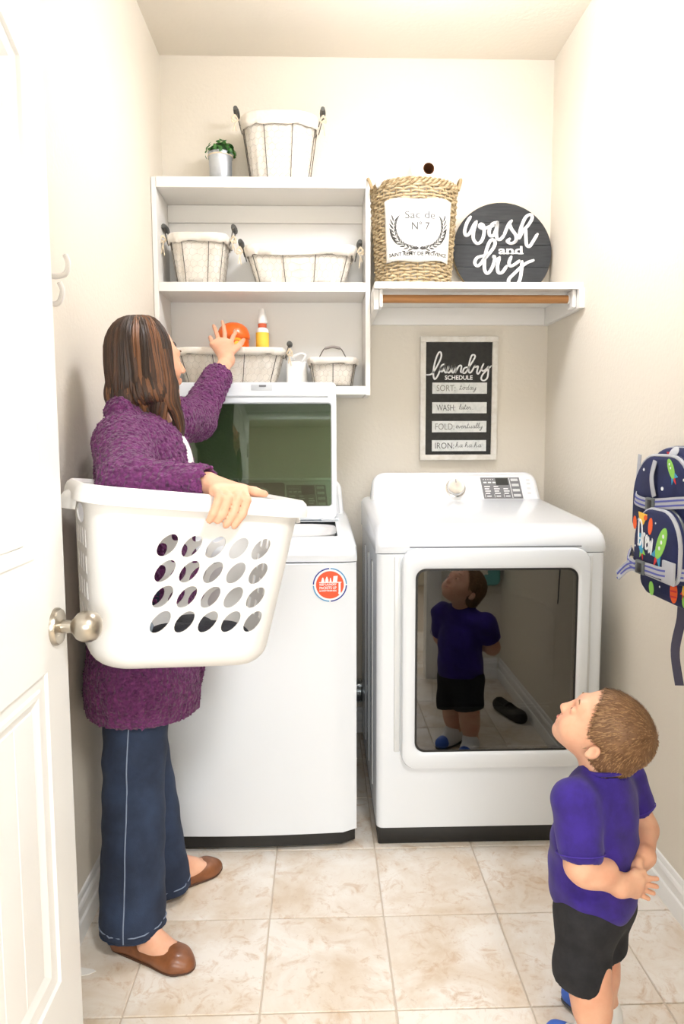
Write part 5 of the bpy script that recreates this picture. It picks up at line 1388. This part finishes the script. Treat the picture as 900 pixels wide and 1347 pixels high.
# ================================================================= BOY
def boy():
    V = Vector
    root = thing('person', 'toddler boy in a purple tee and black shorts looking up with hands behind his back', 'person', (.556, 1.362, 0))
    G = Pose((.556, 1.362, .066), (-.66, .75, 0), (0, 0, 1), .92)
    S = SDF((.38, 1.16, -.01), (.74, 1.56, .79), .0023)
    Hd = Pose((.560, 1.368, .662), (-.66, .36, .66), (.58, -.30, .75), .775)
    shL, shR = V((.490, 1.312, .548)), V((.636, 1.432, .530))
    elL, wrL = V((.490, 1.274, .440)), V((.568, 1.278, .396))
    elR, wrR = V((.668, 1.408, .434)), V((.634, 1.326, .424))
    S.ell(G(.0, 0, .46), (.060, .074, .10), .03, G.R); S.ell(G(.010, 0, .36), (.068, .074, .08), .04, G.R); S.ell(G(0, 0, .29), (.056, .064, .05), .03, G.R)
    S.cap(shL, shR, .034, .034, .02); S.cap(G(-.006, 0, .53), Hd(-.025, 0, -.05), .037, .038, .015)
    head(S, Hd, True)
    for sh, el, wr in ((shL, elL, wrL), (shR, elR, wrR)): S.chain([sh, el, wr], [.033, .030, .0205], .014)
    S.ell(elL.lerp(wrL, .38), (.032, .0285, .0265), .015, [list((wrL-elL).normalized()), [0, 1, 0], [0, 0, 1]])
    feet = []
    for sg, fx in ((1, -.035), (-1, .0)):
        hp, kn, an = G(0, sg*.044, .28), G(.018+fx, sg*.052, .125), G(fx, sg*.054, -.016)
        S.chain([hp, kn, an], [.052, .038, .028], .02); S.cap(kn.lerp(an, .35), kn.lerp(an, .48), .039, .037, .02)
        S.cap(an, an+G.f*.05-V((0, 0, .03)), .026, .020, .015); feet.append((an, sg))
    # left hand, palm turned back, fingers apart
    d = V((.95, .10, -.16)).normalized(); t_ = V((.10, -.15, .98)); t_ = (t_-d*t_.dot(d)).normalized(); n = d.cross(t_)
    mc = [wrL+d*.036+t_*(.016-.0105*i) for i in range(4)]
    fg = []
    for i in range(4):
        L = (.035, .038, .036, .030)[i]; sp = (.22, .05, -.10, -.24)[i]; a = (d+t_*sp).normalized(); b = (a+n*.30*(1 if i else .6)).normalized()
        fg.append([mc[i], mc[i]+a*L*.5, mc[i]+a*L*.5+b*L*.45])
    hand(S, wrL, .023, mc, fg, [wrL+d*.010+t_*.016, wrL+d*.026+t_*.026-n*.006, wrL+d*.046+t_*.026-n*.010], .0054, .0100, .007)
    # right hand, curled, holding the other wrist
    d = V((-.55, -.40, -.50)).normalized(); t_ = V((-.35, -.45, .75)); t_ = (t_-d*t_.dot(d)).normalized(); n = d.cross(t_)
    mc = [wrR+d*.032+t_*(.015-.0100*i) for i in range(4)]
    fg = [[mc[i], mc[i]+(d-n*.3).normalized()*.014, mc[i]+(d-n*.3).normalized()*.014+(d*.15-n).normalized()*.011, mc[i]+(d-n*.3).normalized()*.012+(-d*.3-n).normalized()*.018] for i in range(4)]
    hand(S, wrR, .023, mc, fg, [wrR+d*.008+t_*.015, wrR+d*.022+t_*.024-n*.004, wrR+d*.038+t_*.020-n*.010], .0056, .0100, .007)
    S.build('body', M_SKINB, root)
    face_parts(Hd, root, True)
    # tee ------------------------------------------------------------
    S = SDF((.38, 1.17, .26), (.76, 1.58, .62), .0033)
    S.ell(G(.0, 0, .465), (.070, .086, .110), .03, G.R); S.ell(G(.012, 0, .375), (.082, .088, .10), .04, G.R); S.ell(G(.006, 0, .30), (.086, .092, .085), .03, G.R)
    S.cap(shL, shR, .044, .044, .02)
    eL, eR = shL.lerp(elL, .72), shR.lerp(elR, .50)
    S.chain([shL, eL], [.044, .044], .012); S.chain([shR, eR], [.044, .042], .012)
    S.cap(G(-.01, 0, .53), G(-.012, 0, .565), .048, .043, .01)
    g = S.grid(); x, y, z = g
    S.d += (.0022*np.sin(60*z+35*x)*np.sin(28*y-40*z)+.0018*np.sin(90*x+50*z)*np.sin(45*y)).astype(np.float32)
    for e_, s_, el in ((eL, shL, elL), (eR, shR, elR)):
        dd = (el-s_).normalized(); S.half(e_+dd*.022, dd) if False else S.cap(e_+dd*.032, e_+dd*.09, .035, .052, .003, 's')
    S.cap(G(-.012, 0, .58), G(-.014, 0, .64), .042, .058, .004, 's')
    S.half(G(0, 0, .262), G.u*-1+G.f*.10+G.l*-.10)
    S.ell(G(.006, 0, .25), (.074, .080, .052), .004, G.R, 's')
    M_T = mat('purple_tee', '#38218a', .9, noise=(24, .35, .7), col2='#2a176c', bump=('noise', 500, .25, .001), coord='pos', sheen=.1)
    tee = S.build('tee_shirt', M_T, root, 3)
    M_TS = mat('tee_stitch', '#46309c', .9)
    for e_, s_, el, r in ((eL, shL, elL, .0440), (eR, shR, elR, .0420)):
        dd = (el-s_).normalized(); a = dd.orthogonal().normalized(); b = dd.cross(a)
        MB().tube([e_+dd*.010+(a*math.cos(q)+b*math.sin(q))*(r+.0008) for q in [2*PI*i/36 for i in range(36)]], .0011, 5, True).build('sleeve_stitch', M_TS, tee)
    MB().tube([G(-.011, 0, .570)+(G.f*math.cos(q)*.042+G.l*math.sin(q)*.043)+V((0, 0, .004-.008*math.cos(q))) for q in [2*PI*i/40 for i in range(40)]], .0045, 8, True).build('collar_rib', M_T, tee)
    # shorts ------------------------------------------------------------
    S = SDF((.38, 1.17, .06), (.74, 1.58, .40), .0036)
    S.ell(G(.002, 0, .275), (.074, .082, .085), .02, G.R)
    for sg, fx in ((1, -.012), (-1, .0)): S.chain([G(0, sg*.042, .25), G(.014+fx, sg*.050, .14), G(.010+fx, sg*.052, .0)], [.062, .053, .055], .02)
    g = S.grid(); S.d += (.002*np.sin(50*g[2]+40*g[0])*np.sin(45*g[1])).astype(np.float32)
    S.half((.54, 1.30, .166), (.13, .13, -1))
    for sg, fx in ((1, -.012), (-1, .0)): S.cap(G(.012+fx, sg*.052, .0), G(.014+fx, sg*.052, .13), .046, .041, .003, 's')
    S.build('shorts', mat('black_shorts', '#1d1d20', .95, noise=(30, .35, .7), col2='#2a2a2e', bump=('noise', 400, .3, .001), coord='pos'), root)
    # shoes ------------------------------------------------------------
    M_W = mat('sneaker_white', '#eeeeec', .5); M_BL = mat('sneaker_blue', '#3a66c4', .5); M_SO = mat('sneaker_sole', '#55575c', .7)
    for an, sg in feet:
        f = (G.f+G.l*.15*sg).normalized(); h0 = V((an.x, an.y, 0))-f*.012; sd = V((-f.y, f.x, 0)); L = .088
        lo = V((an.x-.14, an.y-.14, -.01)); hi = V((an.x+.14, an.y+.14, .10))
        S = SDF(lo, hi, .0035); S.cap(h0+V((0, 0, .030)), h0+f*L*.5+V((0, 0, .030)), .030, .029, .01); S.cap(h0+f*L*.4+V((0, 0, .026)), h0+f*L+V((0, 0, .022)), .031, .024, .012); S.cap(h0+f*.008+V((0, 0, .045)), h0+f*.022+V((0, 0, .060)), .031, .032, .01)
        S.cap(h0+f*.012+V((0, 0, .095)), h0+f*.012+V((0, 0, .06)), .026, .024, .003, 's'); S.half((0, 0, .008), (0, 0, -1)); sh = S.build('shoe', M_W, root)
        S = SDF(lo, hi, .0035); S.cap(h0+f*L*.86+V((0, 0, .024)), h0+f*(L+.001)+V((0, 0, .022)), .0265, .0252, .006); S.half((0, 0, .008), (0, 0, -1)); S.build('toe_cap', M_BL, sh)
        S = SDF(lo, hi, .0035); S.cap(h0+V((0, 0, .02)), h0+f*L+V((0, 0, .018)), .033, .0285, .006); S.half((0, 0, .001), (0, 0, -1)); S.half((0, 0, .010), (0, 0, 1)); S.build('sole', M_SO, sh)
    # hair: close-cropped cap with thousands of short strands lying with the crown swirl -------
    M_HB = mat('boy_hair', '#8a6544', .55, noise=(40, .3, .7), col2='#6f4d31', coord='pos'); M_HB2 = mat('boy_hair_light', '#b08a60', .5, noise=(50, .3, .7), col2='#94704a', coord='pos')
    S = SDF((.40, 1.22, .52), (.72, 1.52, .80), .0033); k = Hd.s
    S.ell(Hd(-.014, 0, .030), [q*k for q in (.1075, .0865, .0915)], .01, Hd.R)
    S.ell(Hd(-.050, 0, -.030), [q*k for q in (.066, .066, .055)], .02, Hd.R)
    fn = Hd.f*1.0+Hd.u*-.42
    S.half(Hd(.052, 0, .040), fn, .006)
    for sg in (-1, 1): S.ell(Hd(.006, sg*.090, -.032), [q*k for q in (.026, .026, .028)], .006, Hd.R, 's')
    S.half(Hd(-.05, 0, -.078), Hd.u*-1+Hd.f*.25, .006)
    cap = S.build('hair', M_HB, root)
    rd = random.Random(5); b1, b2 = MB(), MB(); W = Hd(-.075, .012, .078)
    me = cap.data; ids = list(range(len(me.vertices))); rd.shuffle(ids)
    for q, i in enumerate(ids[:5200]):
        p = me.vertices[i].co.copy(); nn = me.vertices[i].normal.copy(); r = p-W; tg = r-nn*r.dot(nn)
        if tg.length < 1e-4: continue
        tg.normalize(); tg = (tg+nn.cross(tg)*.45+V((rd.uniform(-.2, .2), rd.uniform(-.2, .2), rd.uniform(-.2, .2)))).normalized()
        fl = (p-Hd.o).dot(Hd.f); L = rd.uniform(.008, .015)*(1.25 if fl > 0 else .95); sd = tg.cross(nn).normalized()*.0008
        a = p-nn*.0008; m_ = p+tg*L*.55+nn*.0018; e = p+tg*L+nn*.0004
        (b2 if rd.random() < .42 else b1).add([a-sd, a+sd, m_+sd*.8, m_-sd*.8, e], [(0, 1, 2, 3), (3, 2, 4)])
    b1.build('hair_strands', M_HB, cap, fix=False, kind='stuff'); b2.build('hair_strands', M_HB2, cap, fix=False, kind='stuff')
boy()
# ================================================================= BACKPACK ON THE RIGHT WALL
def backpack():
    YC, Z0 = 1.640, .856
    t = thing('backpack', 'small navy backpack printed with rockets hanging on the right wall', 'backpack', (XR, YC, Z0))
    M_NV = mat('navy_canvas', '#1c2452', .85, noise=(20, .35, .7), col2='#151b42', bump=('noise', 500, .2, .001), coord='pos')
    M_GR = mat('grey_webbing', '#b3b5bb', .8, bump=('noise', 400, .3, .001), coord='pos'); M_PU = mat('violet_stripe', '#5a5fa8', .85); M_BK = mat('buckle_grey', '#5d6263', .45)
    F = lambda x: frame((x, YC, Z0), (0, -1, 0), (0, 0, 1))            # local x = -Y, y = up, z = into the room
    def dome(x0, x1, y0, y1, rb, rt, ins=0., n=9):
        x0 += ins; x1 -= ins; y0 += ins; y1 -= ins; o = []
        rb = max(rb-ins, .004); rt = max(min(rt-ins, (x1-x0)/2), .004)
        for cx, cy, a0, r in ((x1-rt, y1-rt, 0, rt), (x0+rt, y1-rt, PI/2, rt), (x0+rb, y0+rb, PI, rb), (x1-rb, y0+rb, 1.5*PI, rb)):
            for k in range(n): a = a0+PI/2*k/(n-1); o.append((cx+r*math.cos(a), cy+r*math.sin(a)))
        return o
    def bag(nm, xb, xf, args, soft, par):
        rows = []
        for q, d in ((.012, 0), (0, .012), (0, max(xb-xf-soft, .013)), (soft*.22, xb-xf-soft*.35), (soft*.7, xb-xf)):
            rows.append([F(xb) @ Vector((x, y, d)) for x, y in dome(*args, q)])
        mb = MB().grid(rows, closed=True); n = len(rows[0]); mb.f += [tuple(range(n))[::-1], tuple(4*n+i for i in range(n))]
        return mb.build(nm, M_NV, par, angle=50)
    A = (-.146, .150, .0, .372, .045, .115); Bp = (-.058, .158, .070, .232, .035, .085); U = (-.142, .146, .165, .352, .02, .105)
    main = bag('main_compartment', XR-.006, .806, A, .03, t)
    up_ = bag('upper_compartment', .815, .782, U, .018, t)
    pk = bag('front_pocket', .800, .752, Bp, .018, t)
    for q, x, par in ((dome(*A, .006), .828, main), (dome(*U, .003), .792, up_), (dome(*Bp, .004), .763, pk)):
        MB().tube([F(x) @ Vector((a, b, 0)) for a, b in q], .0048, 8, True).build('piping', M_GR, par)
    MB().tube([F(.775) @ Vector((a, b, 0)) for a, b in dome(*Bp, .0)][2:16], .003, 6).build('zip', M_BK, pk)
    MB().lathe([(.002, 0), (.006, 0), (.006, .004), (.002, .004)], 12, F(.762) @ Matrix.Translation((.148, .155, 0))).build('zip_pull', M_BK, pk)
    # webbing straps with violet stripes and buckles
    def strap(pts, w_=.026, name='strap'):
        p = cr([F(x) @ Vector((a, b, 0)) for a, b, x in pts], 5)
        o = MB().ribbon(p, w_, .0022, (-1, 0, 0)).build(name, M_GR, t, smooth=False)
        for e in (-.0055, .0055):
            MB().ribbon([v+Vector((-.0004, 0, e)) for v in p], .0042, .0024, (-1, 0, 0)).build('stripe', M_PU, o, smooth=False)
        return o
    strap([(-.100, .050, .738), (-.085, .064, .742), (-.055, .082, .744), (-.02, .090, .746), (.05, .094, .746), (.11, .096, .746), (.162, .100, .770)])
    strap([(-.148, .090, .80), (-.110, .112, .775), (-.066, .094, .748), (-.02, .088, .7455)])
    strap([(-.150, .262, .81), (-.10, .243, .776), (-.03, .236, .774), (.05, .243, .774), (.11, .250, .774), (.152, .255, .800)])
    for x, y, xx in ((.012, .092, .747), (-.010, .236, .775)):
        b = MB().box(-.020, .020, -.016, .016, 0, .009, .003, M=F(xx) @ Matrix.Translation((x, y, .0))).build('buckle', M_BK, t)
        MB().box(-.006, .014, -.011, .011, .009, .0105, .0008, M=F(xx) @ Matrix.Translation((x, y, .0))).build('buckle_tongue', M_BLK, b)
    MB().ribbon(cr([F(.780) @ Vector(p) for p in ((-.012, .338, 0), (-.018, .305, .004), (-.010, .280, .006), (-.002, .255, .004))], 5), .017, .002, (-1, 0, 0)).build('webbing_tab', M_GR, t, smooth=False)
    MB().box(.105, .158, .075, .125, 0, .006, .002, M=F(.753)).build('side_tab', M_GR, t)
    MB().ribbon(cr([F(.800) @ Vector(p) for p in ((-.138, .350, 0), (-.144, .30, 0), (-.146, .25, 0))], 4), .016, .002, (-1, 0, 0)).build('webbing_tab', M_GR, t, smooth=False)
    MB().tube(cr([(XR-.03, YC-.03, Z0+.365), (XR-.03, YC-.02, Z0+.415), (XR-.03, YC+.02, Z0+.415), (XR-.03, YC+.03, Z0+.365)]), .006, 8).build('hanging_loop', M_GR, t)
    MB().ribbon(cr([(.856, 1.648, .875), (.853, 1.642, .82), (.846, 1.650, .74), (.850, 1.630, .662)], 6), .024, .003, (-1, -.4, 0)).build('shoulder_strap', mat('dark_webbing', '#4c4a5c', .85), t, smooth=False, label='dark loose shoulder strap hanging below')
    # printed motifs, thin applied shapes on the cloth
    C = dict(g=mat('print_green', '#8fce5a', .85), o=mat('print_orange', '#f0642c', .85), r=mat('print_red', '#d83a3a', .85), b=mat('print_blue', '#3f9ac4', .85), w=mat('print_offwhite', '#eceff2', .85), y=mat('print_yellow', '#f5c24a', .85))
    def blob(par, xx, cx, cy, a, b, rot, c, lens=1., dz=.0):
        o = []
        for k in range(20):
            q = 2*PI*k/20; u, v = a*math.copysign(abs(math.cos(q))**lens, math.cos(q)), b*math.copysign(abs(math.sin(q))**(1/lens if lens != 1 else 1), math.sin(q)); o.append((cx+u*math.cos(rot)-v*math.sin(rot), cy+u*math.sin(rot)+v*math.cos(rot)))
        MB().prism(o, 0, .0009+dz, F(xx)).build('print', C[c], par, smooth=False)
    def poly(par, xx, o, c, dz=.0): MB().prism(o, 0, .0009+dz, F(xx)).build('print', C[c], par, smooth=False)
    def rocket(par, xx, cx, cy, L, rot, c, fin, dots=3):
        R_ = lambda u, v: (cx+u*math.cos(rot)-v*math.sin(rot), cy+u*math.sin(rot)+v*math.cos(rot))
        o = [R_(L*(.5-abs(k)/8) if False else L*(.5*math.cos(PI*k/10)), L*.22*math.sin(PI*k/10)*(1 if k <= 10 else 1)) for k in range(20)]
        poly(par, xx, o, c, .0003)
        poly(par, xx, [R_(-L*.30, L*.16), R_(-L*.62, L*.30), R_(-L*.5, 0), R_(-L*.62, -L*.30), R_(-L*.30, -L*.16)], fin)
        poly(par, xx, [R_(-L*.5, L*.09), R_(-L*.80, 0), R_(-L*.5, -L*.09)], 'r')
        for k in range(dots): blob(par, xx, *R_(L*(.24-.20*k), 0), L*.055, L*.055, 0, 'w', 1., .0006)
    P_ = .7520
    rocket(pk, P_, .090, .158, .082, 1.05, 'g', 'b')
    rocket(pk, P_, -.010, .145, .050, 1.9, 'b', 'g', 2)
    blob(pk, P_, .035, .190, .010, .020, -.15, 'o'); poly(pk, P_, [(-.028, .218), (.018, .215), (.002, .192), (-.008, .186), (-.02, .196)], 'y'); blob(pk, P_, .010, .207, .008, .006, .2, 'o', 1., .0004)
    blob(pk, P_, -.046, .190, .009, .016, .1, 'o'); blob(pk, P_, -.040, .135, .0022, .0022, 0, 'w'); blob(pk, P_, .060, .20, .0022, .0022, 0, 'w')
    W_ = .806
    for a in ((-.062, .026, .012, .017, .3, 'g'), (-.020, .038, .0025, .0025, 0, 'w'), (.012, .055, .0025, .0025, 0, 'w'), (-.115, .055, .013, .004, .4, 'b'), (.100, .030, .012, .016, 0, 'g'), (-.05, .055, .002, .002, 0, 'w')): blob(main, W_, *a)
    blob(main, W_, .048, .040, .017, .026, .1, 'o'); 
    for k in (-1, 0, 1): poly(main, W_, [(.034, .038+k*.013), (.062, .041+k*.013), (.062, .045+k*.013), (.034, .042+k*.013)], 'r', .0005)
    rocket(main, W_, .098, .060, .040, 1.2, 'y', 'r', 1)
    U_ = .782
    rocket(up_, U_, .060, .322, .052, 2.2, 'g', 'b', 2)
    for a in ((-.075, .315, .004, .0035, 0, 'w'), (.022, .275, .0055, .0045, 0, 'w'), (.118, .300, .003, .003, 0, 'w')): blob(up_, U_, *a)
    blob(up_, U_, .050, .206, .024, .017, -.3, 'g'); poly(up_, U_, [(.026, .213), (.074, .199), (.074, .203), (.026, .217)], 'b', .0004)
    rocket(main, .8065, .02, .357, .05, .4, 'w', 'r', 1)
    # name in white script
    D = [[(.0, 1.0), (.02, .0)], [(-.06, .95), (.25, .95), (.38, .55), (.25, .1), (-.02, .02)], [(.48, .6), (.5, .05)], [(.5, .4), (.6, .6), (.68, .55)], [(.74, .32), (.92, .4), (.88, .6), (.76, .45), (.80, .1), (1.0, .2)], [(1.06, .6), (1.12, .05), (1.24, .5), (1.32, .05), (1.44, .65)]]
    f = lambda p: (-.022+p[0]*.050, .140+p[1]*.062-p[0]*.012)
    stroke_geo(MB(), D, .0055, F(P_) @ Matrix.Translation((0, 0, .0012)), .0009, f).build('embroidered_name', C['w'], pk, smooth=False)
backpack()

# ---------------------------------------------------------------- seen only as reflections in the dryer door
def shoe_behind():
    M_B = mat('black_leather', '#26221f', .5); c = Vector((.845, 1.02, 0)); d = Vector((.35, .94, 0)).normalized(); sd = Vector((-d.y, d.x, 0))
    t = thing('strap_shoe', 'black strap shoe lying on the floor, mirrored in the dryer door', 'shoe', c)
    S = SDF((.70, .86, -.01), (.98, 1.20, .10), .004)
    S.cap(c-d*.07+Vector((0, 0, .03)), c+d*.08+Vector((0, 0, .022)), .034, .034, .012); S.cap(c-d*.05+Vector((0, 0, .065)), c+d*.035+Vector((0, 0, .06)), .030, .027, .004, 's'); S.half((0, 0, .002), (0, 0, -1))
    S.build('shoe_upper', M_B, t)
    MB().tube(cr([c+sd*.031+Vector((0, 0, .035)), c+Vector((0, 0, .058)), c-sd*.031+Vector((0, 0, .035))]), .006, 8).build('strap', M_B, t)
shoe_behind()
def tote():
    t = thing('floral_tote', 'teal floral tote bag hanging by the doorway, mirrored in the dryer door', 'bag', (.80, YF, .50))
    M_T = mat('teal_cloth', '#6fb3ad', .9); cols = [mat('flower_red', '#c8453c', .9), mat('flower_cream', '#efe6d2', .9), mat('flower_blue', '#9cc7da', .9)]
    F = frame((.80, YF+.003, .50), (-1, 0, 0), (0, 0, 1))
    MB().prism(rrect(-.115, .115, 0, .34, .03), 0, .05, F).build('bag_body', M_T, t, bevel=.012)
    rd = random.Random(2)
    for k in range(14):
        x, y, r = rd.uniform(-.085, .085), rd.uniform(.04, .30), rd.uniform(.014, .026)
        MB().prism([(x+r*(1+.22*math.cos(5*q))*math.cos(q), y+r*(1+.22*math.cos(5*q))*math.sin(q)) for q in [2*PI*i/30 for i in range(30)]], .05, .0508+.0002*k, F).build('flower_print', cols[k % 3], t, smooth=False)
    for x in (-.05, .05): pass
    MB().tube(cr([F @ Vector(p) for p in ((-.06, .33, .03), (-.05, .47, .03), (0, .56, .02), (.05, .47, .03), (.06, .33, .03))]), .007, 8).build('bag_handle', M_T, t)
    MB().tube(cr([F @ Vector(p) for p in ((0, .60, 0), (0, .56, .0), (0, .535, .02), (0, .545, .035))]), .004, 8).build('peg', M_WHITEP, t)
tote()
